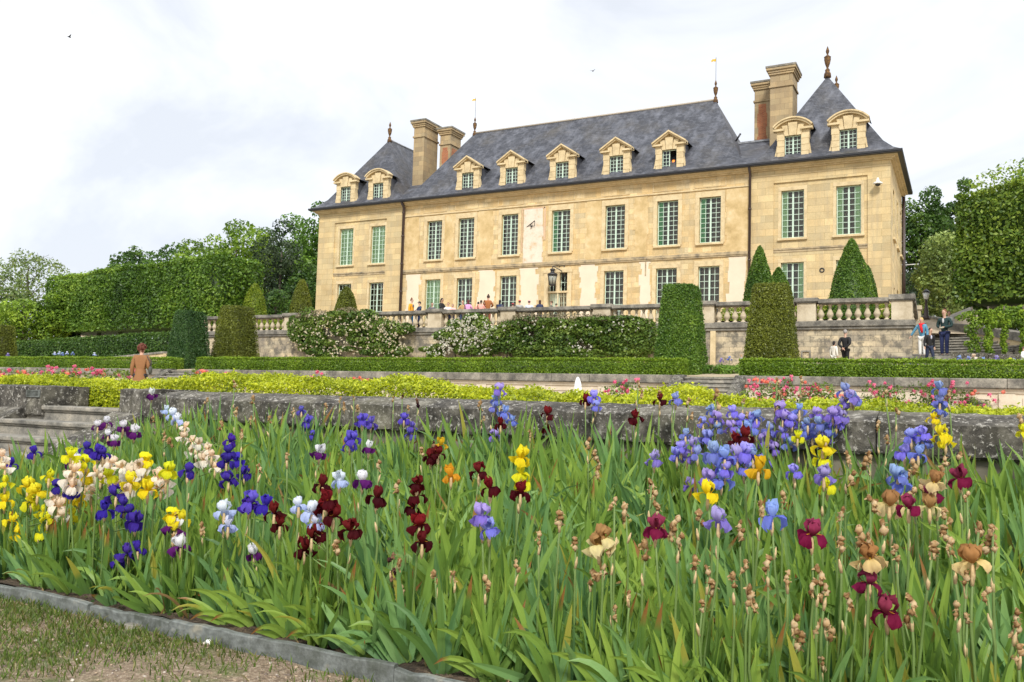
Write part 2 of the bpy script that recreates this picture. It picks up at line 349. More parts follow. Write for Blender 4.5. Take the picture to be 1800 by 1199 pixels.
def blob_leaves(blobs, n, size, pal, seed, jit=0.8, shell=(0.72, 1.06), tones=None, aspect=0.6, bend=0.15, tscale=None):
    r = np.random.default_rng(seed); B = np.asarray(blobs, float)
    area = (B[:, 3]*B[:, 4]+B[:, 4]*B[:, 5]+B[:, 3]*B[:, 5]); p = area/area.sum()
    k = r.choice(len(B), n, p=p); d = unit(r.normal(0, 1, (n, 3))); rad = r.uniform(shell[0]**3, shell[1]**3, (n, 1))**(1/3)
    pts = B[k, :3]+d*B[k, 3:6]*rad
    keep = np.ones(n, bool)
    for j in range(len(B)):
        q = (pts-B[j, :3])/B[j, 3:6]; keep &= (k == j) | ((q**2).sum(1) > 0.60)
    pts, d, k = pts[keep], d[keep], k[keep]
    nr = unit(d/B[k, 3:6])
    tn = r.uniform(0.25, 0.75, len(B)) if tones is None else np.asarray(tones, float)
    tone = tn[k]+0.24*fnoise(pts, 1.0 if tscale is None else tscale)
    return leaves(pts, nr+np.array([0, 0, 0.35]), size, pal, r, jit, aspect, tone, bend)
def crown_blobs(c, rad, n, sub, seed, low=-0.6, noisef=0.18):
    """lumpy crown: sub-blobs spread through an envelope ellipsoid"""
    r = random.Random(seed); out = []
    for i in range(n):
        while True:
            d = Vector((r.gauss(0, 1), r.gauss(0, 1), r.gauss(0, 1))).normalized()
            if d.z > low: break
        k = r.uniform(0.45, 0.92); s = sub*r.uniform(0.6, 1.25)
        out.append((c[0]+d.x*rad[0]*k, c[1]+d.y*rad[1]*k, c[2]+d.z*rad[2]*k*(1+r.uniform(-noisef, noisef)), s*r.uniform(0.9, 1.3), s*r.uniform(0.9, 1.3), s*r.uniform(0.65, 0.95)))
    return out
# ================================================================== SETTING
T3 = 3.92            # château terrace
def struct(name, mb, m): return tag(mb.build(name, m), kind='structure')
def bedz(Y, X=0):    # soil height of the iris bed
    return -1.27+0.42*max(0.0, min(1.0, (Y-3.5)/2.9))+0.02*math.sin(X*3.1)*math.sin(Y*4.3)
def grid_mesh(name, x0, x1, y0, y1, nx, ny, zf, m, kind='structure'):
    mb = MB(); mb.smooth = True
    for j in range(ny+1):
        for i in range(nx+1): x = x0+(x1-x0)*i/nx; y = y0+(y1-y0)*j/ny; mb.v.append((x, y, zf(x, y)))
    for j in range(ny):
        for i in range(nx): a = j*(nx+1)+i; mb.face((a, a+1, a+nx+2, a+nx+1))
    return tag(mb.build(name, m), kind=kind)
PZ = -1.325
grid_mesh('path', -16, 10, -6, 3.345, 260, 94, lambda x, y: PZ+0.012*math.sin(x*2.3+y)*math.cos(y*3.1-x)+0.006*math.sin(x*13)*math.sin(y*11), M['path'])
tag(MB().poly([(-900, -900, -1.42), (900, -900, -1.42), (900, 6.8, -1.42), (-900, 6.8, -1.42)]).build('ground', M['path']), kind='structure')
grid_mesh('iris_bed_soil', -14, 10, 3.40, 6.85, 160, 40, lambda x, y: bedz(y, x)+0.02*random.uniform(-1, 1), M['soil'])
def t1z(x, y): return -0.30-0.25*min(1, max(0, (y-8)/8))
grid_mesh('lower_terrace_ground', -60, 60, 6.95, 30.2, 60, 24, t1z, M['gravel'])
def t2z(x, y):
    z = 1.04+0.72*min(1, max(0, (y-30.2)/8.2))
    if x < -43.6: z += 2.2*min(1, max(0, (y-38)/16))*min(1, (-43.6-x)/4)
    if x > 3: z += 2.3*min(1, max(0, (y-37)/9))*min(1, (x-3)/3)
    if y > 42: z = max(z, 1.76+2.3*min(1, (y-42)/15))
    return z
grid_mesh('middle_terrace_ground', -140, 80, 30.45, 60, 220, 40, t2z, M['gravel'])
mb = MB(); mb.poly([(-43.2, 38.9, T3), (-1.9, 38.9, T3), (-1.9, 60, T3), (-43.2, 60, T3)]); struct('upper_terrace_ground', mb, M['gravel'])
mb = MB(); mb.poly([(-900, 60, 4.0), (900, 60, 4.0), (900, 900, 4.0), (-900, 900, 4.0)]); struct('park_ground', mb, M['path'])

# ================================================================== CHATEAU
XL, XR, X1, X2, YF, YBK, ZE = -43.4, -3.45, -35.62, -10.98, 50.0, 59.2, 13.98
ch = tag(empty('chateau', (-23.4, 50, T3)), 'long ochre stone château with steep slate roofs and two corner pavilions above the terrace', 'château')
def chb(mb, name, m, parent=ch, bevel=0):
    """build a part whose verts are in world coordinates under the château"""
    off = Vector((-23.4, 50, T3)) if parent is ch else None
    if off is not None: mb.v = [tuple(Vector(v)-off) for v in mb.v]
    else:
        w0 = wpos(parent); mb.v = [tuple(Vector(v)-w0) for v in mb.v]
    return mb.build(name, m, parent, bevel=bevel)
def wpos(o):
    v = Vector(o.location)
    return v+wpos(o.parent) if o.parent else v
# windows measured on the façade: (x0, x1) pairs
UP_W = [(-41.42, -40.14), (-38.50, -37.22), (-33.52, -32.27), (-30.92, -29.66), (-27.52, -26.26), (-23.78, -22.47), (-20.04, -18.72), (-16.63, -15.30), (-14.00, -12.70), (-9.24, -7.98), (-6.26, -4.96)]
GR_W = [(-41.42, -40.14), (-38.49, -37.21), (-33.52, -32.25), (-30.92, -29.67), (-27.52, -26.26), (-20.04, -18.74), (-16.64, -15.33), (-14.02, -12.74), (-9.24, -7.98), (-6.26, -4.96)]
DOOR = (-23.90, -22.55)
ZU0, ZU1, ZG0, ZG1 = 9.72, 12.50, 4.9, 8.33
def wall_holes(mb, x0, x1, z0, z1, holes, Y, depth=0.32, axis='x'):
    xs = sorted({x0, x1}|{h[0] for h in holes}|{h[1] for h in holes}); zs = sorted({z0, z1}|{h[2] for h in holes}|{h[3] for h in holes})
    pt = (lambda x, y, z: (x, y, z)) if axis == 'x' else (lambda y2, x2, z: (x2, y2, z))
    for i in range(len(xs)-1):
        for j in range(len(zs)-1):
            cx, cz = (xs[i]+xs[i+1])/2, (zs[j]+zs[j+1])/2
            if any(h[0] < cx < h[1] and h[2] < cz < h[3] for h in holes): continue
            mb.poly([pt(xs[i], Y, zs[j]), pt(xs[i+1], Y, zs[j]), pt(xs[i+1], Y, zs[j+1]), pt(xs[i], Y, zs[j+1])])
    s = 1 if axis == 'x' else -1
    for a, b, c, d in holes:
        y1 = Y+depth*s
        mb.poly([pt(a, Y, c), pt(a, Y, d), pt(a, y1, d), pt(a, y1, c)]); mb.poly([pt(b, Y, c), pt(b, y1, c), pt(b, y1, d), pt(b, Y, d)])
        mb.poly([pt(a, Y, d), pt(b, Y, d), pt(b, y1, d), pt(a, y1, d)]); mb.poly([pt(a, Y, c), pt(a, y1, c), pt(b, y1, c), pt(b, Y, c)])
holesU = [(a, b, ZU0, ZU1) for a, b in UP_W]; holesG = [(a, b, ZG0, ZG1) for a, b in GR_W]+[(DOOR[0], DOOR[1], T3+0.12, 8.36)]
allh = holesU+holesG
inr = lambda a, b: [h for h in allh if a < h[0] < b]
YR = YF+0.09                                    # recessed wing plane
mb = MB()
wall_holes(mb, XL, X1, T3-0.2, ZE, inr(XL, X1), YR, 0.25); wall_holes(mb, X2, XR, T3-0.2, ZE, inr(X2, XR), YR, 0.25)
sideh = [(y, y+1.15, ZU0, ZU1) for y in (51.6, 54.6, 57.5)]+[(54.7, 56.0, T3+0.1, 7.2), (52.1, 52.9, 5.3, 7.0)]
wall_holes(mb, YF+0.0, YBK, T3-0.2, ZE, sideh, XR, 0.25, 'y')
mb.poly([(XL, YF, T3-.2), (XL, YBK, T3-.2), (XL, YBK, ZE), (XL, YF, ZE)]); mb.poly([(XL, YBK, T3-.2), (XR, YBK, T3-.2), (XR, YBK, ZE), (XL, YBK, ZE)])
# proud corner strips and top bands that frame each wing's recess
for a, b, c, d in ((XL, -41.86, -37.05, X1), (X2, -9.66, -4.62, XR)):
    mb.box(a, b, YF, YR, T3-.2, ZE); mb.box(c, d, YF, YR, T3-.2, ZE); mb.box(b, c, YF, YR, 12.98, ZE)
wall = chb(mb, 'wing_wall', M['ashlar'])
mb = MB(); wall_holes(mb, X1, X2, T3-0.2, ZE, inr(X1, X2), YF+0.02, 0.30); chb(mb, 'main_wall', M['rubble'])
# rooms seen through the glass: partitions and floors
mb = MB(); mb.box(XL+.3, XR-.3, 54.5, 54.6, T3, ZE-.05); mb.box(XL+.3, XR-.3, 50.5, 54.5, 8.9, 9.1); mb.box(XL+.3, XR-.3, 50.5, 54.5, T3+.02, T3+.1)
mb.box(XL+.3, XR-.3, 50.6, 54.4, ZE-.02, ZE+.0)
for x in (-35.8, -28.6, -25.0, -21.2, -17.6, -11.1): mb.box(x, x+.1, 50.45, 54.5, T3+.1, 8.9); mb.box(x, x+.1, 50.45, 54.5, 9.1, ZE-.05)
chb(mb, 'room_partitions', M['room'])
# cornices and strings
mb = MB()
mb.box(XL-.10, XR+.10, YF-.10, YF+.3, 13.72, 13.80); mb.box(XL-.22, XR+.22, YF-.22, YF+.3, 13.80, 13.90); mb.box(XL-.36, XR+.36, YF-.36, YF+.3, 13.90, 14.0)
for z0, z1, o in ((13.72, 13.80, .10), (13.80, 13.90, .22), (13.90, 14.0, .36)): mb.box(XR, XR+o, YF+.3, YBK+o, z0, z1); mb.box(XL-o, XL, YF+.3, YBK+o, z0, z1)
mb.box(X1, X2, YF-.05, YF+.02, 12.93, 13.01); mb.box(XL-.02, X1, YF-.03, YF, 13.40, 13.44); mb.box(X2, XR+.02, YF-.03, YF, 13.40, 13.44)
chb(mb, 'cornice', M['trim'])
mb = MB(); mb.box(X1+.1, X2-.1, YF-.10, YF+.02, 8.93, 9.10); mb.box(X1+.1, X2-.1, YF-.06, YF+.02, 8.84, 8.93); chb(mb, 'string_course', M['string'])
for a, b in ((-41.86, -37.05), (-9.66, -4.62)): mb = MB(); mb.box(a, b, YR-.07, YR, 9.06, 9.16); mb.box(a, b, YR-.03, YR, 8.92, 9.06); chb(mb, 'wing_ledge', M['string'])
# frieze panels
for a, b in UP_W[2:9]:
    mb = MB(); cx = (a+b)/2; x0, x1, z0, z1 = cx-.95, cx+.95, 13.1, 13.62; t = .035
    for q in ((x0, x1, z0, z0+t), (x0, x1, z1-t, z1), (x0, x0+t, z0+t, z1-t), (x1-t, x1, z0+t, z1-t)): mb.box(q[0], q[1], YF-.012, YF+.02, q[2], q[3])
    chb(mb, 'frieze_panel', M['trim'])
# surrounds of the windows (proud dressed stone) and sills
for (a, b, c, d) in inr(X1, X2):
    mb = MB(); y0 = YF-.025; s = .24
    mb.box(a-s, a-.002, y0, YF+.02, c if c > 9 else T3, d+.002); mb.box(b+.002, b+s, y0, YF+.02, c if c > 9 else T3, d+.002); mb.box(a-s, b+s, y0-.01, YF+.02, d, d+.34); chb(mb, 'window_surround', M['trim'])
for (a, b, c, d) in inr(XL, X1)+inr(X2, XR):
    mb = MB(); s = .16; mb.box(a-s, a-.002, YR-.02, YR, c if c > 9 else T3, d); mb.box(b+.002, b+s, YR-.02, YR, c if c > 9 else T3, d); mb.box(a-s, b+s, YR-.03, YR, d, d+.22); chb(mb, 'window_surround', M['trim'])
# irregular plaster and render panels
def jag(x0, x1, z0, z1, seed, step=.34, amp=.26, l=True, rr=True):
    r = random.Random(seed); L = []; Rr = []; z = z0
    while z < z1-1e-3:
        zz = min(z1, z+step*r.choice((1, 1, 2))); dl = (r.uniform(0, amp) if l else 0); dr = (r.uniform(0, amp) if rr else 0)
        L += [(x0+dl, z), (x0+dl+r.uniform(-.04, .04), zz)]; Rr += [(x1-dr, z), (x1-dr+r.uniform(-.04, .04), zz)]; z = zz
    return L, Rr
def panel(mb, x0, x1, z0, z1, seed, y=YF-.002, th=.02, **k):
    L, Rr = jag(x0, x1, z0, z1, seed, **k)
    for i in range(0, len(L), 2):
        (a, z), (b, zz) = L[i], L[i+1]; (c, _), (d, _) = Rr[i], Rr[i+1]
        mb.prism([(a, y, z), (c, y, z), (d, y, zz), (b, y, zz)], (0, th, 0))
def XF(px, py=500): return float(P(px, py, Y=YF)[0])
for i, (a, b) in enumerate(((712, 741), (838, 872), (912, 947), (1016, 1051), (1122, 1145), (1276, 1312))): mb = MB(); panel(mb, XF(a), XF(b), T3, 8.8 if i else 8.75, 30+i); chb(mb, 'plaster_panel', M['plaster'])
for i, (a, b) in enumerate(((711, 738), (776, 800), (838, 868), (1028, 1060), (1112, 1140), (1274, 1319))): mb = MB(); panel(mb, XF(a, 420), XF(b, 420), 9.12, 12.9, 60+i, amp=.16, th=.02); chb(mb, 'render_panel', M['render'])
for i, (a, b) in enumerate(((800, 880), (905, 918), (1005, 1060), (1210, 1225))): mb = MB(); panel(mb, XF(a, 360)+.2, XF(b, 360)-.1, 13.03, 13.09, 80+i, amp=.1); chb(mb, 'render_panel', M['render'])
mb = MB(); panel(mb, XF(920, 420), XF(957, 420), 9.12, 12.75, 91, y=YF-.012, th=.035, amp=.18, l=False); chb(mb, 'sundial_plaster', M['oldplaster'])
mb = MB(); a, b = XF(918, 420), XF(957, 420); mb.box(a-.06, a, YF-.014, YF+.02, 9.9, 12.8); mb.box(b-.08, b+.06, YF-.014, YF+.02, 10.6, 12.8); mb.box(a, b, YF-.014, YF+.02, 12.72, 12.82); chb(mb, 'sundial_border', M['pinkline'])
p = P(931, 396, Y=YF-.05); q = P(940, 388, Y=YF-.3); mb = MB(); mb.tube([p, q], .03); mb.tube([P(926, 399, Y=YF-.02), P(936, 391, Y=YF-.15)], .02); mb.tube([q+np.array([-.1, .2, -.3]), q], .02); mb.ball(P(934, 398, Y=YF-.1), .07); chb(mb, 'sundial_gnomon', M['iron'])
for x0, z in ((-19.2, 8.9), (-11.9+.2, 8.8)): pass
mb = MB(); mb.box(-17.35, -17.27, YF-.02, YF+.02, 7.9, 8.84); chb(mb, 'wall_groove', M['string'])

# ---- windows
full = [(0, 1)]
def window(parent, x0, x1, z0, z1, yf, rows=8, cols=4, sh='', name='window', opened=None, sill=True, w=.05, shm='shutter', room_tone_sheet=True):
    mb = MB(); ww, d = w, .07; y0, y1 = yf, yf+d; xm = (x0+x1)/2
    mb.box(x0, x0+ww, y0, y1, z0, z1); mb.box(x1-ww, x1, y0, y1, z0, z1); mb.box(x0+ww, x1-ww, y0, y1, z1-ww, z1); mb.box(x0+ww, x1-ww, y0-.02, y1, z0, z0+ww*1.5)
    if not opened: mb.box(xm-ww*.95, xm+ww*.95, y0-.015, y1, z0+ww*1.5, z1-ww)
    halves = [(x0+ww, xm-ww*.95), (xm+ww*.95, x1-ww)]
    if opened: halves = halves[:1]; mb.box(halves[0][1], halves[0][1]+ww, y0, y1, z0+ww*1.5, z1-ww)
    mt = w*.56; panes = []
    for a, b in halves:
        for k in range(1, cols//2): x = a+(b-a)*k/(cols//2); mb.box(x-mt/2, x+mt/2, y0+.012, y1-.02, z0+ww*1.5, z1-ww)
        for k in range(1, rows): z = z0+ww*1.5+(z1-ww-z0-ww*1.5)*k/rows; mb.box(a, b, y0+.010, y1-.018, z-mt/2, z+mt/2)
        for i in range(cols//2):
            for k in range(rows):
                xa, xb = a+(b-a)*i/(cols//2), a+(b-a)*(i+1)/(cols//2); za = z0+ww*1.5+(z1-ww-z0-ww*1.5)*k/rows; zb = z0+ww*1.5+(z1-ww-z0-ww*1.5)*(k+1)/rows
                panes.append((xa, xb, za, zb))
    f = chb(mb, name, M['frame'], parent)
    g = MB(); rr = random.Random(int(x0*100)+int(z0*10))
    for xa, xb, za, zb in panes:
        t = [rr.uniform(-.002, .002) for _ in range(2)]; yc = y0+.03
        g.poly([(xa, yc-t[0]-t[1], za), (xb, yc+t[0]-t[1], za), (xb, yc+t[0]+t[1], zb), (xa, yc-t[0]+t[1], zb)])
    sub(g, 'pane', M['glass'], f)
    if sill: s = MB(); s.box(x0-.2, x1+.2, yf-.30, yf+.02, z0-.13, z0-.002); sub(s, 'sill', M['trim'], f, .015)
    # inner shutters: which pane columns they cover
    if sh:
        s = MB()
        for a, b in sh: xa, xb = x0+ww+(x1-x0-2*ww)*a, x0+ww+(x1-x0-2*ww)*b; s.box(xa, xb, y1+.01, y1+.03, z0+.03, z1-.03)
        sub(s, 'inner_shutter', M[shm], f)
    if sh != full and room_tone_sheet:
        s = MB(); s.box(x0+ww, x1-ww, y1+.16, y1+.17, z0+.03, z1-.03); sub(s, 'room_tone_sheet', M['room_tone_sheet'], f)  # added sheet behind the glass; its colour stands for the room's brightness
    return f
def sub(mb, name, m, parent, bevel=0):
    w0 = wpos(parent); mb.v = [tuple(Vector(v)-w0) for v in mb.v]; return mb.build(name, m, parent, bevel=bevel)
SH = {0: (full, 'shutter'), 1: (full, 'shutter'), 5: ([(0, .26)], 'shutter2'), 7: ([(0, .2)], 'shutter2'), 8: ([(0, .27)], 'shutter2'), 9: ([(0, .27)], 'shutter'), 10: ([(0, .27), (.73, 1)], 'shutter')}
for i, (a, b) in enumerate(UP_W):
    wing = i < 2 or i > 8; sh, sm = SH.get(i, ('', 'shutter'))
    window(ch, a+.01, b-.01, ZU0+.01, ZU1-.01, (YR if wing else YF+.02)+.17, 8 if wing else 9, 4, sh, shm=sm)
SG = {2: (full, 'shutter'), 8: ([(0, .24), (.78, 1)], 'shutter'), 9: ([(0, .5)], 'shutter')}
for i, (a, b) in enumerate(GR_W):
    wing = i < 2 or i > 7; sh, sm = SG.get(i, ('', 'shutter'))
    window(ch, a+.01, b-.01, ZG0+.01, ZG1-.01, (YR if wing else YF+.02)+.17, 8, 4, sh, shm=sm)
for (y0, y1, z0, z1) in sideh[:3]:
    mb = MB(); x = XR-.18; mb.box(x, x+.05, y0, y0+.06, z0, z1); mb.box(x, x+.05, y1-.06, y1, z0, z1); mb.box(x, x+.05, (y0+y1)/2-.04, (y0+y1)/2+.04, z0, z1)
    for k in range(9): z = z0+(z1-z0)*k/8; mb.box(x+.01, x+.04, y0+.06, y1-.06, z-.015 if k else z, z+.015 if k < 8 else z)
    f = chb(mb, 'window', M['frame']); g = MB(); g.poly([(x+.02, y0, z0), (x+.02, y1, z0), (x+.02, y1, z1), (x+.02, y0, z1)]); sub(g, 'pane', M['glass'], f)
    s = MB(); s.box(XR-.1, XR+.12, y0-.15, y1+.15, z0-.14, z0-.01); sub(s, 'sill', M['trim'], f)
mb = MB(); mb.box(XR-.2, XR-.12, 54.7, 56.0, T3+.1, 7.2); chb(mb, 'side_door', M['iron'])
mb = MB(); mb.box(XR-.2, XR-.12, 52.1, 52.9, 5.3, 7.0); chb(mb, 'small_side_window', M['iron'])
# ---- front door with transom and iron grille
mb = MB(); a, b = DOOR; yd = YF+.16
mb.box(a-.30, a-.002, YF-.07, YF-.026, T3+.1, 8.5); mb.box(b+.002, b+.30, YF-.07, YF-.026, T3+.1, 8.5); mb.box(a-.34, b+.34, YF-.10, YF-.036, 8.37, 8.6)
mb.box(a-.12, b+.12, YF-.08, yd, 7.05, 7.17)
mb.box((a+b)/2-.13, (a+b)/2+.13, YF-.05, yd, 7.17, 8.36); dr = chb(mb, 'door', M['trim'])
mb = MB()
for s0, s1 in ((a+.02, (a+b)/2-.14), ((a+b)/2+.14, b-.02)):
    mb.box(s0, s0+.05, yd, yd+.05, 7.2, 8.34); mb.box(s1-.05, s1, yd, yd+.05, 7.2, 8.34); mb.box(s0, s1, yd+.001, yd+.051, 7.72, 7.77); mb.box((s0+s1)/2-.02, (s0+s1)/2+.02, yd+.002, yd+.049, 7.2, 8.34)
mb.box(a+.02, a+.62, yd+.06, yd+.10, T3+.14, 7.04); mb.box(a+.62, a+.72, yd+.05, yd+.11, T3+.14, 7.04); mb.box(b-.10, b-.02, yd+.05, yd+.11, T3+.14, 7.04)
for k in range(7): z = 4.3+k*.42; mb.box(a+.72, b-.10, yd+.06, yd+.09, z, z+.03)
mb.box((a+b)/2+.3, (a+b)/2+.33, yd+.062, yd+.092, T3+.14, 7.04)
sub(mb, 'door_leaf', M['frame'], dr)
mb = MB()
for k in range(12):
    x = a+.06+(b-a-.12)*k/11; mb.box(x-.012, x+.012, YF+.0, YF+.024, T3+.15, 7.04)
mb.box((a+b)/2-.03, (a+b)/2+.03, YF-.02, YF+.04, T3+.15, 7.05); mb.box(a, b, YF-.005, YF+.03, T3+.7, T3+.74)
sub(mb, 'entrance_grille', M['grille'], dr)
mb = MB()
for cx, cz in ((a+.2, 7.4), (a+.2, 7.8), (a+.2, 8.15), (b-.18, 7.4), (b-.18, 7.8), (b-.18, 8.15), (b-.5, 7.55), (b-.5, 7.95)):
    pts = [(cx+.10*math.cos(t)*(1-t/9), YF+.05, cz+.12*math.sin(t)*(1-t/9)) for t in np.linspace(0, 6.5, 12)]; mb.tube(pts, .022, 5)
sub(mb, 'transom_scrollwork', M['iron'], dr)
# ---- wall lantern on its bracket, camera dome, ring, side arm
lx = XF(971, 490); lz = P(971, 490, Y=YF-.9)[2]
mb = MB(); mb.lathe(0, 0, [(.05, .62), (.16, .60), (.20, .52), (.14, .50), (.14, .36), (.20, .34), (.38, .22), (.36, .19)], 6); mb.lathe(0, 0, [(.30, .18), (.33, .18), (.33, .15), (.29, .15)], 6)
for k in range(6): t = 2*math.pi*k/6; mb.tube([(.31*math.cos(t), .31*math.sin(t), .17), (.22*math.cos(t), .22*math.sin(t), -.42)], .018, 4)
mb.lathe(0, 0, [(.05, -.52), (.23, -.44), (.23, -.41), (.05, -.40)], 6)
pp = P(971, 489, Y=YF-.8); bx, by, bz = pp; mb.tube([(0, 0, .6), (0, .0, .78), (.05, .8, .95)], .03, 5); mb.tube([(.0, .1, .78), (.35, .6, .55), (.4, .8, .1)], .03, 5); mb.tube([(.1, .78, .95), (.45, .8, .9), (.42, .8, .05)], .035, 5)
mb.tube([(.1, .8, .9), (.35, .8, .2)], .02, 5); mb.tube([(.4, .8, .8), (.1, .8, .5)], .02, 5)
lt = mb.build('wall_lantern', M['iron'], None, (bx, by, bz)); tag(lt, 'black wall lantern hanging from a scrolled bracket over the château door', 'lantern')
g = MB(); g.lathe(0, 0, [(.20, -.40), (.285, .15)], 6); g.build('lantern_glass', M['lampglass'], lt)
pp = P(1543, 322, Y=YF-.35); mb = MB(); mb.lathe(0, 0, [(.04, .30), (.07, .22), (.09, .10), (.24, .02), (.25, -.04), (.18, -.05)], 12); mb.tube([(0, 0, .26), (0, .33, .26)], .03)
cd = mb.build('security_camera', M['white'], None, pp); tag(cd, 'white dome security camera high on the right pavilion wall', 'camera'); g = MB(); g.ball((0, 0, -.06), (.14, .14, .12)); g.build('camera_dome', M['iron'], cd)
pp = P(1445, 475, Y=YR); mb = MB(); mb.tube([(.11*math.cos(t), -.02, .11*math.sin(t)) for t in np.linspace(0, 6.283, 14)], .035, 5); tag(mb.build('wall_ring', M['iron'], None, pp), 'small dark iron ring on the right pavilion wall between two lower windows', 'ring')
pp = P(1589, 466, X=XR); mb = MB(); mb.tube([(0, 0, 0), (.9, 0, .02)], .03, 5); mb.box(-.02, .06, -.12, .12, -.15, .15); fl = mb.build('wall_light', M['white'], None, pp); tag(fl, 'small white lamp on a thin arm off the side wall of the château', 'lamp'); g = MB(); g.lathe(.8, 0, [(.03, -.02), (.12, -.10), (.12, -.14), (.05, -.15)], 8); g.build('lamp_head', M['gutter'], fl)
# ---- downpipes and gutters
mb = MB(); mb.tube([(X1+.12, YF-.12, T3), (X1+.12, YF-.12, 13.6), (X1+.12, YF-.45, 13.98)], .10, 8)
for z in (5.5, 7.5, 9.5, 11.5, 13.2): mb.lathe(X1+.12, YF-.12, [(.125, 0), (.125, .1)], 8, z)
chb(mb, 'downpipe', M['pipe'])
mb = MB(); mb.tube([(X2+.0, YF-.12, T3), (X2+.0, YF-.12, 13.6), (X2+.0, YF-.45, 13.98)], .075, 8)
for z in (5.5, 8.5, 11.5): mb.lathe(X2, YF-.12, [(.1, 0), (.1, .1)], 8, z)
chb(mb, 'downpipe', M['pipe'])
mb = MB(); mb.tube([(XR+.12, YBK-.1, T3), (XR+.12, YBK-.1, 13.7)], .10, 8); chb(mb, 'downpipe', M['pipe'])
mb = MB(); o = .62
mb.box(XL-o, XR+o, YF-o, YF-o+.20, 14.02, 14.12); mb.box(XR+o-.20, XR+o, YF-o+.2, YBK+o, 14.02, 14.12); mb.box(XL-o, XL-o+.2, YF-o+.2, YBK+o, 14.02, 14.12)
mb.box(XL-o+.02, XR+o-.02, YF-o+.03, YF-.36, 13.965, 13.999); mb.box(XR+.36, XR+o-.02, YF-o+.2, YBK+o, 13.965, 13.999)
chb(mb, 'gutter', M['gutter'])

# ---- roofs
def hip(mb, x0, x1, y0, y1, z0, fl, zf, rx0, rx1, ry0, ry1, zr):
    """eaves ring, flare ring, ridge"""
    r0 = [(x0, y0, z0), (x1, y0, z0), (x1, y1, z0), (x0, y1, z0)]
    f1 = fl*.45; r1 = [(x0+f1, y0+f1, z0+(zf-z0)*.33), (x1-f1, y0+f1, z0+(zf-z0)*.33), (x1-f1, y1-f1, z0+(zf-z0)*.33), (x0+f1, y1-f1, z0+(zf-z0)*.33)]
    r2 = [(x0+fl, y0+fl, zf), (x1-fl, y0+fl, zf), (x1-fl, y1-fl, zf), (x0+fl, y1-fl, zf)]
    for a, b in ((r0, r1), (r1, r2)):
        for i in range(4): j = (i+1) % 4; mb.poly([a[i], a[j], b[j], b[i]])
    A, B = (rx0, ry0, zr), (rx1, ry1, zr)
    if rx1-rx0 > ry1-ry0: mb.poly([r2[0], r2[1], B, A]); mb.poly([r2[1], r2[2], B]); mb.poly([r2[2], r2[3], A, B]); mb.poly([r2[3], r2[0], A])
    else: mb.poly([r2[0], r2[1], A]); mb.poly([r2[1], r2[2], B, A]); mb.poly([r2[2], r2[3], B]); mb.poly([r2[3], r2[0], A, B])
    mb.poly(list(reversed(r0)))
ye0, ye1 = YF-.58, YBK+.58
mb = MB(); hip(mb, X1-.2, X2+.2, ye0, ye1, 14.1, .95, 14.95, -32.5, -14.25, 54.4, 54.4, 20.0); rf = chb(mb, 'main_roof', M['slate'])
mb = MB(); mb.tube([(-32.5, 54.4, 20.03), (-14.25, 54.4, 20.03)], .075, 6); sub(mb, 'ridge_cap', M['ridge'], rf)
mb = MB(); mb.tube([(-12.6, 53.1, 16.7), (-12.3, 53.1, 17.15)], .06); sub(mb, 'roof_hatch', M['gutter'], rf)
mb = MB(); hip(mb, XL-.58, X1+.25, ye0, ye1, 14.1, 1.0, 14.95, -39.55, -39.55, 53.3, 56.6, 20.05); pl = chb(mb, 'pavilion_roof', M['slate'])
mb = MB(); hip(mb, X2-.25, XR+.58, ye0, ye1, 14.1, 1.0, 14.95, -7.2, -7.2, 53.5, 57.6, 20.2); pr = chb(mb, 'pavilion_roof', M['slate'])
for xa, xb, xc, xd in ((-38.0, -31.6, -37.0, -33.0), (-15.2, -8.6, -13.6, -9.6)):
    mb = MB(); mb.poly([(xa, ye0+.3, 14.25), (xb, ye0+.3, 14.25), (xb, 54.4, 16.9), (xa, 54.4, 16.9)]); mb.poly([(xa, 54.4, 16.9), (xb, 54.4, 16.9), (xb, ye1-.3, 14.2), (xa, ye1-.3, 14.2)])
    lk = chb(mb, 'link_roof', M['slate']); mb = MB(); mb.box(xc, xd, 54.25, 54.55, 16.85, 16.97); sub(mb, 'link_ridge', M['zinc'], lk)
# lead valleys
mb = MB(); mb.tube([(-39.55, 53.3, 20.05), (-39.55, 56.6, 20.05)], .08, 6); sub(mb, 'ridge_cap', M['zinc'], pl)
mb = MB(); mb.tube([(-7.2, 53.5, 20.2), (-7.2, 57.6, 20.2)], .08, 6); sub(mb, 'ridge_cap', M['zinc'], pr)

# ---- chimneys
def chimney(x0, x1, y0, y1, z0, z1, brick=False):
    mb = MB(); mb.box(x0, x1, y0, y1, z0, z1-.55)
    mb.box(x0-.07, x1+.07, y0-.07, y1+.07, z1-1.35, z1-1.22); mb.box(x0-.08, x1+.08, y0-.08, y1+.08, z1-.55, z1-.42); mb.box(x0-.13, x1+.13, y0-.13, y1+.13, z1-.42, z1-.28); mb.box(x0-.21, x1+.21, y0-.21, y1+.21, z1-.28, z1-.12)
    c = chb(mb, 'chimney', M['chim'], bevel=.015)
    mb = MB(); mb.box(x0-.24, x1+.24, y0-.24, y1+.24, z1-.12, z1); sub(mb, 'chimney_cap', M['coping'], c)
    if brick:
        mb = MB(); t = .26; r = random.Random(3); z = z0
        while z < z1-1.6:
            d = r.choice((0, .07)); mb.box(x0+t-d, x1-t+d, y0-.012, y0+.1, z, z+.3); mb.box(x1-.1, x1+.012, y0+t-d, y1-t+d, z, z+.3); z += .3
        sub(mb, 'brick_panel', M['brick'], c)
chimney(-37.05, -36.1, 53.0, 54.9, 15.0, 21.15); chimney(-35.5, -34.55, 54.3, 55.8, 15.0, 20.75, True)
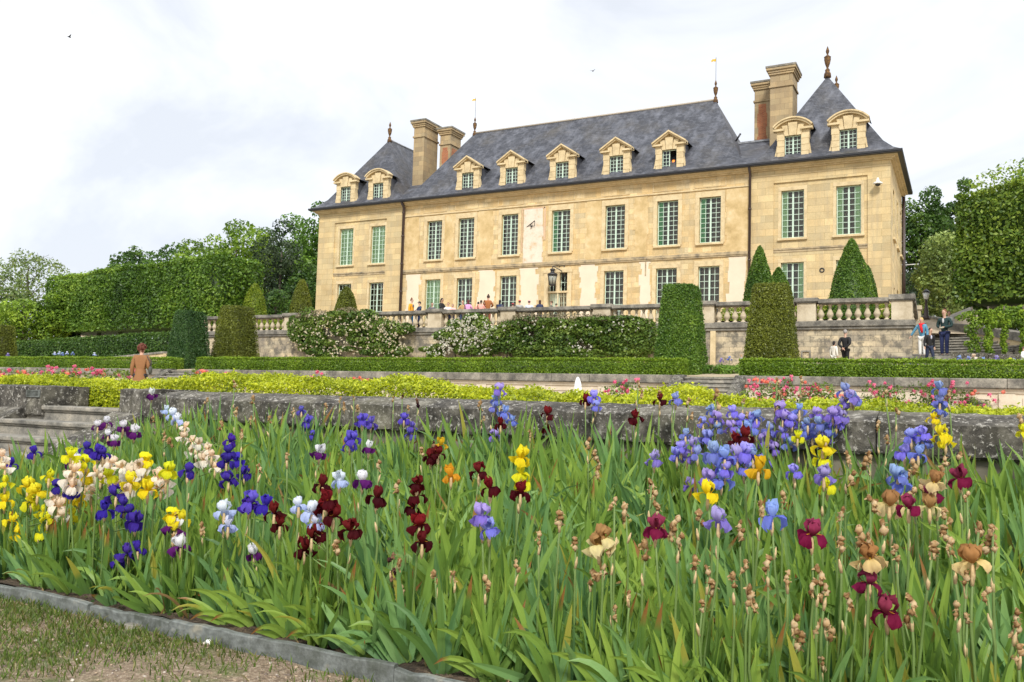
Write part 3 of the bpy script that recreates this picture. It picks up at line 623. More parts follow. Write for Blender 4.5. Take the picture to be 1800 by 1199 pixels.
chimney(-10.5, -9.15, 53.0, 54.7, 15.0, 21.1); chimney(-11.85, -10.85, 54.9, 56.2, 15.0, 21.0, True)

# ---- finials and vanes
fin_me = None
def finial(x, y, z, s=1.0, vane=0):
    global fin_me
    if fin_me is None:
        mb = MB(); mb.lathe(0, 0, [(.22, -.25), (.20, .0), (.13, .12), (.15, .22), (.09, .30), (.05, .36), (.08, .42), (.15, .62), (.20, .88), (.19, 1.0), (.22, 1.04), (.15, 1.10), (.07, 1.16), (.045, 1.24), (.08, 1.30), (.11, 1.42), (.08, 1.54), (.03, 1.68), (.015, 1.74)], 10); fin_me = mb.mesh('finial', M['finial'])
    o = linkobj('roof_finial', fin_me, ch, (x+23.4, y-50, z-T3)); o.scale = (s, s, s)
    if vane:
        mb = MB(); mb.tube([(0, 0, 1.6), (0, 0, 1.6+vane)], .018, 5); v = mb.build('vane_rod', M['iron'], o)
        mb = MB(); zt = 1.6+vane-.35; mb.prism([(-.42, 0, zt+.12), (-.30, 0, zt+.22), (-.1, 0, zt+.20), (0, 0, zt+.26), (0, 0, zt), (-.12, 0, zt-.02), (-.22, 0, zt+.06), (-.38, 0, zt-.04)], (0, .02, 0)); mb.build('vane_flag', M['gold'], o)
finial(-39.55, 53.3, 20.05, .82); finial(-7.2, 53.5, 20.35, .98); finial(-7.2, 57.6, 20.2, .86)
finial(-32.5, 54.4, 20.0, .74, 2.2); finial(-14.25, 54.4, 20.0, .78, 2.1)

# ---- dormers: stone front, window, cheeks, little slate roof
def dormer(cx, arched, opened=False, peach=False):
    y0 = YF-.02; w2 = .90; wz0, wz1 = 14.22, 15.66; a, b = cx-.46, cx+.46
    mb = MB()
    # rusticated jambs
    for k in range(5):
        z = 14.0+k*.36
        for s in (-1, 1):
            xa, xb = (cx+s*.46, cx+s*w2); mb.box(xa, xb-s*(.03 if k % 2 else 0), y0, y0+.35, z+.01, z+.35)
    mb.box(cx-w2+.02, a, y0+.03, y0+.36, 14.0, 15.8); mb.box(b, cx+w2-.02, y0+.03, y0+.36, 14.0, 15.8)
    mb.box(cx-w2, cx+w2, y0, y0+.35, 15.8, 16.08); mb.box(a, b, y0+.002, y0+.352, 15.67, 15.80)
    for k, (t0, t1) in enumerate(((-.62, -.30), (-.26, .26), (.30, .62))):     # keystones fan over the window
        sp = .09 if k == 1 else .05; z1 = 16.42 if k == 1 else 16.28
        mb.prism([(cx+t0*.72, y0-sp, 15.67), (cx+t1*.72, y0-sp, 15.67), (cx+t1, y0-sp, z1), (cx+t0, y0-sp, z1)], (0, sp+.02, 0))
    d = chb(mb, 'dormer', M['trim'])
    mb = MB(); h = 1.07
    if arched:
        n = 12; R = 1.42; zc = 16.66-R; am = math.asin(h/R)
        def arc(r, i): t = -am+2*am*i/n; return (cx+r*math.sin(t), zc+r*math.cos(t))
        for i in range(n):
            for r0, r1, yy in ((R-.13, R-.02, y0-.18), (R-.02, R+.06, y0-.26)):
                p0, p1, p2, p3 = arc(r0, i), arc(r0, i+1), arc(r1, i+1), arc(r1, i); mb.prism([(q[0], yy, q[1]) for q in (p0, p1, p2, p3)], (0, y0-yy+.3, 0))
        zt = arc(R-.02, 0)[1]
        mb.box(cx-h-.02, cx-.45, y0-.16, y0+.2, zt-.20, zt-.08); mb.box(cx+.45, cx+h+.02, y0-.16, y0+.2, zt-.20, zt-.08)
        pts = [arc(R-.13, i) for i in range(n+1)]; mb.prism([(cx+h*.95, y0+.05, zt-.1)]+[(q[0], y0+.05, q[1]) for q in reversed(pts)]+[(cx-h*.95, y0+.05, zt-.1)], (0, .25, 0))
    else:
        za, zb = 16.04, 16.74
        for s in (-1, 1):
            for t, yy in ((.0, y0-.26), (.10, y0-.16)):
                mb.prism([(cx+s*h, yy, za-t), (cx+s*h, yy, za+.10-t), (cx, yy, zb+.10-t), (cx, yy, zb-t)], (0, y0-yy+.3, 0))
            mb.box(cx+s*.42, cx+s*(h+.0), y0-.15, y0+.2, za-.12, za-.01)
        mb.prism([(cx-h+.1, y0+.06, za), (cx+h-.1, y0+.06, za), (cx, y0+.06, zb-.02)], (0, .25, 0))
    sub(mb, 'pediment', M['trim'], d)
    # scrolled side consoles
    mb = MB()
    for s in (-1, 1):
        x = cx+s*w2; mb.prism([(x, y0+.05, 14.0), (x+s*.20, y0+.05, 14.0), (x+s*.17, y0+.05, 14.35), (x+s*.07, y0+.05, 14.75), (x, y0+.05, 15.2)], (0, .25, 0))
    sub(mb, 'side_console', M['trim'], d)
    mb = MB(); dep = 51.35 if arched else 51.95
    mb.box(cx-w2+.02, cx-.78, y0+.3, dep-.25, 14.1, 16.05); mb.box(cx+.78, cx+w2-.02, y0+.3, dep-.25, 14.1, 16.05)
    if arched:
        pts = [arc(R+.04, i) for i in range(n+1)]
        for i in range(n): mb.poly([(pts[i][0], y0+.2, pts[i][1]), (pts[i+1][0], y0+.2, pts[i+1][1]), (pts[i+1][0], dep, pts[i+1][1]), (pts[i][0], dep, pts[i][1])])
    else:
        for s in (-1, 1): mb.poly([(cx+s*h, y0+.2, za+.08), (cx, y0+.2, zb+.08), (cx, dep, zb+.08), (cx+s*h, dep, za+.08)])
    mb.box(cx-.77, cx+.77, y0+.95, y0+1.0, 14.1, 16)
    sub(mb, 'dormer_roof', M['slate'], d)
    f = window(d, a, b, wz0, wz1, y0+.12, 6, 4, '', 'dormer_window', opened, False, w=.045, room_tone_sheet=not opened)
    return d
DX = [-40.95, -37.95, -30.30, -26.86, -23.13, -19.37, -15.91, -8.60, -5.62]
for i, x in enumerate(DX): dormer(x, i in (0, 1, 7, 8), opened=(i == 6))
# the small orange lit lamp inside the open dormer
pp = P(1184, 290, Y=YF+.5); mb = MB(); mb.lathe(0, 0, [(.12, -.25), (.05, -.2), (.04, .0), (.14, .05), (.08, .3)], 8)
def _em(t, b): b.inputs['Base Color'].default_value = (.8, .2, .03, 1); b.inputs['Emission Color'].default_value = (1, .25, .03, 1); b.inputs['Emission Strength'].default_value = .6
lamp = mb.build('table_lamp', mat('lamp_glow', _em), None, pp); tag(lamp, 'small glowing orange lamp just inside the open dormer window', 'lamp')
# ================================================================== TERRACE WALLS
YB = 38.6
def px2x(px, y, Y): return float(P(px, y, Y=Y)[0])
BX0, BX1 = -43.3, -1.86
# retaining wall (base z follows ground)
rw = tag(empty('retaining_wall', (-20, YB, 1.5)), 'tall weathered limestone retaining wall holding up the château terrace', 'wall')
mb = MB(); mb.box(BX0-.0+20, BX1-.02+20, .08, .8, -.6, 2.06); mb.box(BX1-.8+20, BX1-.02+20, .8, 8, -.6, 2.06)
mb.box(BX0+20, BX0+.8+20, .8, 8, -.6, 2.06)
mb.build('wall_face', M['retain'], rw)
mb = MB(); mb.box(BX0-.14+20, BX1+.1+20, -.06, .7, 2.06, 2.30); mb.box(BX0-.08+20, BX1+.04+20, .0, .7, 1.94, 2.06); mb.build('cornice', M['coping'], rw, bevel=.02)
for k, (a, b) in enumerate(((1130, 1137), (1250, 1257))):
    x = px2x((a+b)/2, 560, YB)+20; mb = MB(); mb.box(x-.12, x+.12, 0, .1, -.5, 1.94); mb.build('stone_pilaster', M['trim'], rw)
# small walled-up opening
x0, x1 = px2x(1408, 610, YB)+20, px2x(1425, 610, YB)+20; mb = MB(); zt = P(1415, 603, YB)[2]-1.5
for q in ((x0, x1, .38, .44), (x0, x1, .98, 1.04)): mb.box(q[0], q[1], .02, .1, q[2], q[3])
mb.box(x0, x0+.06, .02, .1, .44, .98); mb.box(x1-.06, x1, .02, .1, .44, .98); mb.build('blocked_opening_frame', M['coping'], rw)
# balustrade
bl = tag(empty('balustrade', (-20, YB, 3.8)), 'long stone balustrade with turned balusters along the château terrace edge', 'balustrade')
peds = [(-43.30, -42.5), (-35.86, -34.97), (-30.6, -29.75), (-25.64, -24.77), (-21.17, -20.30), (-16.02, -15.12), (-10.80, -10.07), (-6.43, -5.65), (-2.66, -1.86)]
for i, (a, b) in enumerate(peds):
    mb = MB(); c, d = a+20, b+20; mb.box(c, d, .0, .52, 0, .80); mb.build('pedestal', M['balus'], bl, bevel=.015)
    mb = MB(); mb.box(c-.06, d+.06, -.07, .60, .80, .85); mb.box(c-.10, d+.10, -.11, .64, .85, 1.02 if i < len(peds)-1 else 1.06); mb.build('pedestal_cap', M['coping'], bl, bevel=.015)
prof = [(.115, 0), (.115, .07), (.075, .09), (.06, .13), (.10, .19), (.145, .27), (.14, .33), (.09, .45), (.058, .56), (.055, .60), (.075, .63), (.06, .65), (.09, .69), (.115, .70), (.115, .74)]
mb = MB(); mb.smooth = True; mb.lathe(0, 0, prof, 10); bal_me = mb.mesh('baluster', M['balus'])
nbal = 0
for i in range(len(peds)-1):
    a, b = peds[i][1]+20, peds[i+1][0]+20; n = max(2, round((b-a)/.37)); n = min(n, 14 if i else 15)
    mb = MB(); mb.box(a+.1, b-.1, -.02, .46, .74, .78); mb.box(a+.1, b-.1, -.08, .52, .78, .95 if i else .95); mb.build('handrail', M['coping'], bl, bevel=.012)
    mb = MB(); mb.box(a, b, .02, .44, 0, .03); mb.build('plinth', M['coping'], bl)
    for k in range(n): o = linkobj('baluster', bal_me, bl, (a+(b-a)*(k+.5)/n, .23, .0)); nbal += 1
# return of the balustrade going down beside the perron on the right
br_ = tag(empty('stair_balustrade', (BX1-.35, YB+.6, 3.8)), 'sloping stone balustrade going back and down beside the steps at the terrace corner', 'balustrade')
mb = MB(); mb.prism([(0, 0, .78), (0, 4.5, -.3), (0, 4.5, -.12), (0, 0, .96)], (.45, 0, 0)); mb.build('handrail', M['coping'], br_, bevel=.01)
for k in range(7): o = linkobj('baluster', bal_me, br_, (.22, .35+k*.6, -.03-k*.145)); o.scale = (1, 1, 1.05)
mb = MB(); mb.prism([(-.1, 0, -.0), (-.1, 4.5, -1.1), (-.1, 4.5, -3), (-.1, 0, -3)], (.66, 0, 0)); mb.build('side_wall', M['retain'], br_)
for yy, zz in ((2.3, .2), (4.5, -.45)): mb = MB(); mb.box(-.05, .55, yy-.2, yy+.25, zz-1.2, zz+.5); mb.box(-.1, .6, yy-.26, yy+.31, zz+.5, zz+.68); mb.build('pedestal', M['balus'], br_, bevel=.012)

# ---- perron on the right: lower steps, landing, curved flight
LZ = 2.14
st = tag(empty('garden_perron', (-.6, 36.2, LZ)), 'stone steps curving up to the right of the terrace corner', 'steps')
mb = MB()
mb.box(-1.2, 1.05, -.6, 2.6, -1.0, 0); mb.box(-1.2, 1.0, -.95, -.6, -1.0, -.16); mb.box(-1.2, 1.0, -1.30, -.95, -1.1, -.32); mb.box(-1.2, 1.0, -1.65, -1.3, -1.1, -.48)
mb.build('landing', M['steps'], st, bevel=.02)
cx, cy = -1.0, -.1
for k in range(9):
    r0, r1 = 2.45+.33*k, 2.45+.33*(k+1)+(.0 if k < 8 else 1.5); z = .135*(k+1); mb = MB()
    angs = np.linspace(R_(112), R_(-8), 25)
    for i in range(24):
        p = [(cx+r*math.cos(t)*1.15, cy+r*math.sin(t)) for r, t in ((r0, angs[i]), (r0, angs[i+1]), (r1, angs[i+1]), (r1, angs[i]))]
        mb.prism([(q[0], q[1], z-.05) for q in p], (0, 0, .05))
        p = [(cx+r*math.cos(t)*1.15, cy+r*math.sin(t)) for r, t in ((r0+.05, angs[i]), (r0+.05, angs[i+1]), (r1, angs[i+1]), (r1, angs[i]))]
        mb.prism([(q[0], q[1], z-.6) for q in p], (0, 0, .548))
    mb.build('step', M['steps'], st)
# parapet behind the curved flight
def wallpath(name, pts, h0, th, cop, label, cat, m1='trim', m2='coping', ch_=.22, over=.06):
    e_ = tag(empty(name, pts[0]), label, cat); o = Vector(pts[0])
    for nm, a, b, z0, z1, m in (('wall_body', th/2, th/2, -h0, -ch_, m1), ('coping', th/2+over, th/2+over, -ch_, 0, m2)):
        mb = MB()
        for i in range(len(pts)-1):
            p, q = Vector(pts[i])-o, Vector(pts[i+1])-o; d = Vector((q.x-p.x, q.y-p.y, 0)).normalized(); n = Vector((-d.y, d.x, 0))
            A = [p-n*a, q-n*a, q+n*b, p+n*b]
            base = [(v.x, v.y, v.z+z0) for v in A]; top = [(v.x, v.y, v.z+z1) for v in A]; k = len(mb.v); mb.v += base+top
            for f in ((0, 3, 2, 1), (4, 5, 6, 7), (0, 1, 5, 4), (1, 2, 6, 5), (2, 3, 7, 6), (3, 0, 4, 7)): mb.face([k+i2 for i2 in f])
        mb.build(nm, M[m], e_, bevel=.012)
    return e_
wallpath('parapet_wall', [tuple(P(1672, 568, Y=42.5)), tuple(P(1725, 573, Y=41.0)), tuple(P(1792, 583, Y=38.5)), tuple(P(1840, 592, Y=37))], 1.3, .45, None, 'dark coped parapet wall curving behind the steps below the right hedge', 'wall', 'trim', 'coping', .34)
wallpath('bed_edging_wall', [tuple(P(1675, 620, Y=34.6)), tuple(P(1740, 622, Y=34.3)), tuple(P(1840, 626, Y=34))], .9, .45, None, 'low grey lichened wall in front of the leafy arches at the right edge', 'wall', 'trim', 'lichen', .33)
wallpath('ramp_wall', [tuple(P(1598, 554, Y=46)), tuple(P(1640, 556, Y=45.5)), tuple(P(1662, 560, Y=45)), tuple(P(1712, 540, Y=49))], 1.1, .35, None, 'pale low wall of the ramp under the trees beyond the steps', 'wall', 'panelwall', 'steps', .10)
mb = MB(); mb.poly([P(1600, 556, Y=45.8)-np.array([0, 0, .12]), P(1662, 562, Y=45)-np.array([0, 0, .12]), (0.3, 41.0, 3.38), (-1.6, 40.2, 3.38)]); tag(mb.build('ramp_path', M['gravel']), kind='structure')

# ---- panelled wall of the middle terrace
YT = 30.0
def panelled(x0, x1, label):
    e_ = tag(empty('panelled_terrace_wall', (x0, YT, .8)), label, 'wall'); L = x1-x0
    mb = MB(); mb.box(0, L, .12, .5, -1.6, -.02); mb.build('wall_body', M['panelwall'], e_)
    mb = MB(); n = max(1, round(L/2.6))
    for k in range(n+1):
        x = L*k/n; a, b = max(0, x-.22), min(L, x+.22); mb.box(a, b, .06, .12, -1.6, -.16)
    mb.box(0, L, .07, .12, -.14, -.02)
    for k in range(n):
        a, b = L*k/n+.42, L*(k+1)/n-.42
        mb.box(a, b, .085, .12, -.34, -.28); mb.box(a, a+.05, .085, .12, -1.3, -.34); mb.box(b-.05, b, .085, .12, -1.3, -.34)
    mb.build('panel_moulding', M['panelwall'], e_)
    mb = MB(); nb = max(1, round(L/1.6))
    for k in range(nb): mb.box(L*k/nb+.004, L*(k+1)/nb-.004, -.06, .62, .0, .30)
    mb.build('coping', M['coping'], e_, bevel=.025)
    r = random.Random(int(x0*7)); mb = MB()
    for k in range(n):
        a, b = L*k/n+.6, L*(k+1)/n-.6; c = (a+b)/2
        for sx in ((-1, 1) if k % 2 == 0 else (0,)):
            for j in range(9): mb.ball((c+sx*(b-a)*.36+r.uniform(-.3, .3), .10, -.62+r.uniform(-.16, .16)), (r.uniform(.06, .16), .06, r.uniform(.05, .12)), 7, 5)
    mb.build('carved_relief', M['relief'], e_)
    return e_
panelled(-60, -35.9, 'cream panelled terrace wall behind the pink roses, left stretch beyond the woman in the brown coat')
panelled(-33.1, -9.35, 'cream panelled terrace wall with carved dark reliefs, long middle stretch between the two garden stairs')
panelled(-6.7, 9, 'cream panelled terrace wall behind the pink roses, right stretch')
def garden_stair(x0, x1, label, nst=4):
    e_ = tag(empty('garden_stair', (x0, YT, 1.04)), label, 'steps'); L = x1-x0
    for k in range(nst+3):
        mb = MB(); y = .28-.34*k; z = -.155*k; mb.box(.0, L, y-.04, y+.34, z-.06, z); mb.box(.0, L, y, y+.33, z-.6, z-.062); mb.build('step', M['steps'], e_, bevel=.012)
    for nm, a in (('cheek_wall', -.42), ('cheek_wall', L+.002)):
        mb = MB(); mb.prism([(a, .6, .08), (a, .25, .08), (a, -1.7, -1.0), (a, -1.7, -1.8), (a, .6, -1.8)], (.42, 0, 0)); mb.build(nm, M['lichen'], e_, bevel=.03)
garden_stair(-8.93, -7.12, 'short flight of grey stone steps between the two tall topiary pyramids')
garden_stair(-35.45, -33.55, 'short flight of grey stone steps near the woman in the brown coat')

# ---- near wall with coping, piers and steps
YN = 6.6
nw = tag(empty('near_wall', (-3, YN, -.3)), 'low lichened stone wall with thick coping running behind the irises', 'wall')
def rough_slab(x0, x1, y0, y1, z0, z1, seed, chamf=.0, nx=None):
    """weathered block: subdivided, slightly noisy"""
    nx = nx or max(2, int((x1-x0)/.06)); mb = MB(); mb.smooth = False; r = np.random.default_rng(seed)
    prof = [(y0+.02, z0), (y0, z0+.02), (y0, z0+(z1-z0)*.35), (y0, z1-chamf-.01), (y0+.02, z1-chamf), (y0+.12, z1-chamf*.45), (y0+.26, z1-.004), (y0+.32, z1), (y1, z1), (y1, z0)]
    for i in range(nx+1):
        x = x0+(x1-x0)*i/nx
        for j, (y, z) in enumerate(prof):
            k = .004*math.sin(x*9+j*2+seed)+.0035*r.normal()
            mb.v.append((x+r.normal()*.002, y+k, z+(k if j not in (0, 9) else 0)))
    m = len(prof)
    for i in range(nx):
        for j in range(m): q = (j+1) % m; mb.face((i*m+j, (i+1)*m+j, (i+1)*m+q, i*m+q))
    mb.face(range(m)); mb.face(reversed(range(nx*m, nx*m+m))); return mb
xs = [-8.0, -6.4, -4.75, -3.2, -1.72, -.55, .95, 2.5, 4.2, 6.0]
for i in range(len(xs)-1):
    rough_slab(xs[i]+3, xs[i+1]-.006+3, 0, .62, -.01, .30, i, .07).build('coping_stone', M['lichen'], nw)
rough_slab(-8.55+3, -8.006+3, .0, .62, -.02, .315, 55, .01).build('end_pier', M['lichen'], nw)
mb = MB(); mb.box(-8.5+3, 9, .07, .55, -1.0, -.012); mb.build('wall_body', ashlar('near_wall_stone', (.26, .24, .18), (.18, .165, .12), (.08, .07, .05), .7, .2, stain=(.1, .095, .08), amt=.8), nw)
# cheek slope and left pier
def cheek(x0, x1, label, top_pier):
    e_ = tag(empty('stair_cheek', (x0, YN, -.3)), label, 'wall')
    w_ = x1-x0; nx, ny = 8, 44; mb = MB(); r = np.random.default_rng(int(abs(x0)*10))
    def zt(y):   # y<0 towards viewer
        if y > -.02: return .03
        return .06+y*.52
    for j in range(ny+1):
        y = -2.4+2.9*j/ny
        for i in range(nx+1): mb.v.append((w_*i/nx, y, zt(y)+r.normal()*.007))
    for j in range(ny):
        for i in range(nx): a = j*(nx+1)+i; mb.face((a, a+1, a+nx+2, a+nx+1))
    for i, s in ((0, 1), (nx, -1)):
        k = len(mb.v)
        for j in range(ny+1): mb.v.append((w_*i/nx, -2.4+2.9*j/ny, -1.6))
        for j in range(ny): a = j*(nx+1)+i; f = (a, a+nx+1, k+j+1, k+j); mb.face(f if s > 0 else reversed(f))
    mb.build('sloping_slab', M['lichen'], e_)
    if top_pier: rough_slab(top_pier[0]-x0, top_pier[1]-x0, -.03, .6, -.05, .32, 77, .008).build('pier', M['lichen'], e_)
    return e_
cheek(-8.62, -8.12+.0, 'rough sloping stone cheek on the right of the near steps', None)
lc = cheek(-10.75, -10.28, 'rough sloping stone cheek and pier on the left of the near steps', (-12.5, -9.93))
pa, pb = P(47, 690, Y=YN-.04), P(70, 697, Y=YN-.04); mb = MB(); w0 = wpos(lc)
mb.box(pa[0]-w0.x, pb[0]-w0.x, -.05, -.035, pb[2]-w0.z-.01, pa[2]-w0.z+.035)
for k in range(4): z = pb[2]-w0.z+.01+k*.018; mb.box(pa[0]-w0.x+.02, pb[0]-w0.x-.02, -.058, -.052, z, z+.007)
mb.build('vent_plate', M['kerb'], lc)
ns = tag(empty('near_steps', (-9.4, YN, -.22)), 'flight of worn stone steps rising beside the yellow irises at the left edge', 'steps')
for k in range(7):
    mb = MB(); x0, x1 = (-1.0-.25*(k > 0), .86); y = .02-.335*k; z = -.168*k
    mb.box(x0, x1, y-.045, y+.34, z-.05, z); mb.box(x0, x1, y-.02, y+.3, z-.075, z-.051); mb.box(x0, x1, y, y+.3, z-.3, z-.076)
    o = mb.build('step', M['steps'], ns, bevel=.018)
# kerb slabs
kx = -16.0; i = 0
kb = tag(empty('bed_kerb', (-4, 3.36, PZ)), 'thin grey stone kerb between the iris bed and the sandy path', 'kerb')
while kx < 4:
    l = random.uniform(.55, 1.0); mb = MB(); z1 = .075+random.uniform(-.010, .010)
    a = random.uniform(-.008, .008); n = 8; x0, x1 = kx+4, kx+l-.004+4
    for q in range(n+1):
        x = x0+(x1-x0)*q/n; k = random.uniform(-.007, .006)
        mb.v += [(x, a, -.12), (x, a+k*.4, z1+k-.006), (x, a+.006, z1+k), (x, a+.036, z1+k), (x, a+.036, -.12)]
    for q in range(n):
        for j in range(5): jj = (j+1) % 5; mb.face((q*5+j, (q+1)*5+j, (q+1)*5+jj, q*5+jj))
    mb.face(range(5)); mb.face(reversed(range(n*5, n*5+5)))
    mb.build('kerb_slab', M['kerb'], kb); kx += l
# lamp post on the right, spotlight by the wall, white cover
pb_, pt_ = P(1628, 562, Y=44), P(1628, 514, Y=44); h = pt_[2]-pb_[2]+.1
mb = MB(); mb.lathe(0, 0, [(.16, 0), (.16, .12), (.10, .2), (.09, .5), (.06, .6), (.045, h-.55), (.07, h-.5), (.03, h-.42)], 10)
lp = mb.build('lamp_post', M['pipe'], None, pb_); tag(lp, 'brown lamp post with a small lantern under the dark trees right of the château', 'lamp post')
mb = MB(); mb.lathe(0, 0, [(.09, h-.42), (.15, h-.12), (.14, h-.11)], 6); mb.build('lantern', M['white'], lp); mb = MB(); mb.lathe(0, 0, [(.20, h-.11), (.12, h-.02), (.02, h+.06)], 6); mb.build('lantern_cap', M['gutter'], lp)
pp = P(1094, 677, Y=28); mb = MB(); mb.tube([(-.22, 0, 0), (.22, 0, .02)], .075, 10); mb.box(-.02, .02, -.02, .02, -.5, -.05); o = mb.build('spotlight', M['iron'], None, pp); tag(o, 'black garden spotlight in front of the panelled wall among the roses', 'spotlight')
mb = MB(); mb.tube([(-.235, 0, 0), (-.222, 0, 0)], .06, 10); mb.build('lens', M['white'], o)
pp = P(112, 597, D=92); ob = tag(empty('outbuilding', pp), 'low cream outbuilding glimpsed under the clipped lime row at the far left', 'building')
mb = MB(); mb.box(0, 3.2, 0, 4, -3, .55); mb.build('wall', M['panelwall'], ob); mb = MB(); mb.box(-.2, 3.4, -.2, 4.2, .55, .68); mb.build('roof', M['trim'], ob); mb = MB(); mb.box(1.8, 2.9, -.02, .02, -.5, .35); mb.build('door', M['white'], ob)
# two birds in the sky
for (bx, by, s) in ((122, 65, 1.0), (1042, 125, .7)):
    pp = P(bx, by, D=90); mb = MB(); mb.ball((0, 0, 0), (.09, .22, .07), 6, 5); mb.poly([(0, .08, .02), (.42, -.05, .16), (.40, -.16, .15), (0, -.1, .02)]); mb.poly([(0, .08, .02), (0, -.1, .02), (-.42, -.16, .12), (-.44, -.05, .13)])
    o = mb.build('bird', M['iron'], None, pp); o.scale = (s, s, s); tag(o, 'tiny dark bird flying in the '+('upper left of the sky' if bx < 500 else 'sky above the middle of the château roof'), 'bird', 'birds in the sky')
# ================================================================== VEGETATION
G_DARK = [(.010, .028, .006), (.022, .055, .010), (.045, .095, .016), (.08, .14, .025)]
G_MID = [(.020, .050, .008), (.045, .10, .014), (.085, .165, .022), (.15, .24, .035)]
G_LIME = [(.035, .075, .008), (.075, .14, .014), (.14, .23, .022), (.24, .34, .04)]
G_YEW = [(.014, .036, .006), (.030, .066, .009), (.058, .105, .013), (.10, .155, .022)]
G_YEW2 = [(.022, .032, .006), (.045, .058, .009), (.075, .092, .012), (.12, .14, .02)]
G_YEW3 = [(.028, .052, .006), (.055, .090, .009), (.10, .135, .013), (.17, .20, .024)]
G_BOXY = [(.060, .095, .004), (.15, .20, .008), (.28, .33, .012), (.44, .47, .03)]
G_BOX = [(.030, .070, .006), (.065, .125, .010), (.12, .20, .014), (.20, .29, .025)]
G_PALE = [(.035, .065, .015), (.07, .115, .03), (.12, .175, .05), (.19, .24, .085)]
G_CON = [(.012, .026, .014), (.022, .042, .020), (.036, .062, .026), (.06, .09, .035)]
for _n in ('G_DARK', 'G_MID', 'G_LIME', 'G_PALE', 'G_CON', 'G_YEW', 'G_YEW2', 'G_YEW3', 'G_BOX', 'G_BOXY'):
    _k = {'G_BOXY': 1.6, 'G_CON': 1.35, 'G_PALE': 1.6, 'G_BOX': 1.6, 'G_YEW': 2.6, 'G_YEW2': 2.4, 'G_YEW3': 2.6, 'G_LIME': 1.6, 'G_MID': 1.9, 'G_DARK': 1.75}[_n]; globals()[_n] = [(a*_k*1.05, b*_k, c*_k*.9) for a, b, c in globals()[_n]]
def foliage(name, V, col, parent=None, loc=(0, 0, 0), m=None, core=None):
    V = V-np.array(loc) if parent is None else V-np.array(wpos(parent))
    return linkobj(name, quad_mesh(name, V, col, m or M['leaf'], core), parent, loc if parent is None else None)
def limbs(mb, base, top, r, nb, spread, seed, hang=.0):
    rr = random.Random(seed); base, top = Vector(base), Vector(top); n = 6
    pts = [base.lerp(top, i/n)+Vector((rr.uniform(-.1, .1), rr.uniform(-.1, .1), 0))*(1 if 0 < i < n else 0)*r*4 for i in range(n+1)]
    mb.tube(pts, [r*(1-.75*i/n)*(1.35 if i == 0 else 1) for i in range(n+1)], 8)
    for k in range(nb):
        t = rr.uniform(.30, .95); p = base.lerp(top, t); a = rr.uniform(0, 6.28); L = spread*rr.uniform(.55, 1.0)*(1.15-t*.5)
        q = p+Vector((math.cos(a), math.sin(a), rr.uniform(.3, .9)))*L*.5; e_ = p+Vector((math.cos(a+.3), math.sin(a+.3), rr.uniform(.5, 1.0)))*L
        mb.tube([p, q, e_], [r*.42*(1.1-t), r*.25*(1.1-t), .015], 5)
        for _ in range(2):
            f = q+Vector((rr.uniform(-1, 1), rr.uniform(-1, 1), rr.uniform(.2, 1)))*L*.4; mb.tube([q, f], [r*.15, .012], 4)
def tree(px, pbase, ptop, D, wpx, pal, label, seed, nsub=60, sub=None, leaf=.28, n=16000, low=-.5, shell=(.5, 1.1), tall=1.0, group=None, name='tree', jit=.9, trunkr=.25, top_lean=0, aspect=.6, clump=1.0):
    pb, pt = P(px, pbase, D=D), P(px, ptop, D=D); H = pt[2]-pb[2]; W = wpx*D/FL
    e_ = tag(empty(name, pb), label, 'tree', group); c = np.array([pb[0], pb[1], pb[2]+H*.56]); rad = (W/2, W/2*.9, H*.46*tall)
    s = sub or W*.17; bl = crown_blobs(c, rad, nsub, s*clump, seed, low)
    V, col = blob_leaves(bl, n, leaf, pal, seed, jit, shell, aspect=aspect, tscale=3.0/W)
    foliage('crown', V, col, e_)
    mb = MB(); limbs(mb, (0, 0, 0), (top_lean, 0, H*.82), trunkr, 12, W*.42, seed); mb.build('trunk', M['bark'], e_)
    return e_
# left background
tree(42, 600, 436, 78, 150, G_PALE, 'sparse pale willow-like tree at the far left against the sky', 11, 95, None, .30, 9500, -.5, (.3, 1.15), group=None, trunkr=.22, jit=1.2, aspect=.45, clump=.8)
tree(-8, 600, 470, 70, 110, G_PALE, 'olive-grey tree cut by the left edge of the picture', 12, 50, None, .26, 6000, trunkr=.2)
tree(34, 632, 515, 68, 78, G_LIME, 'bright green bushy young tree behind the leftmost clipped yew', 13, 46, None, .22, 9000, -.9, name='bushy_tree')
tree(85, 632, 522, 69, 70, G_LIME, 'bright green bushy young tree touching the left end of the clipped lime row', 14, 46, None, .22, 9000, -.9, name='bushy_tree')
tree(-6, 632, 530, 70, 60, G_MID, 'low green bushy tree at the left edge above the clipped yew', 16, 40, None, .22, 7000, -.9, name='bushy_tree')
tree(120, 632, 540, 71, 50, G_DARK, 'dark green shrub-like tree under the left end of the lime row', 15, 36, None, .22, 6000, -.9, name='bushy_tree')
tree(222, 610, 428, 96, 76, G_DARK, 'dark green tree with a ragged leafy arm rising above the left of the lime row', 21, 34, None, .42, 3600, -.2, (.5, 1.15), trunkr=.3)
tree(290, 610, 424, 92, 110, [(.02,.06,.008),(.045,.11,.014),(.08,.17,.02),(.13,.24,.035)], 'rounded mid green tree showing above the middle of the lime row', 22, 60, None, .36, 9000, -.3)
tree(352, 610, 406, 86, 120, G_LIME, 'yellow-green linden rising above the clipped lime row', 23, 70, None, .34, 12000, -.4)
tree(406, 612, 390, 80, 118, G_LIME, 'tallest bright linden beside the dark yew trees, left of the château', 24, 80, None, .32, 16000, -.6)
tree(450, 600, 398, 96, 70, G_DARK, 'dark tree top peeping between the bright linden and the tall trees', 28, 40, None, .36, 5000)
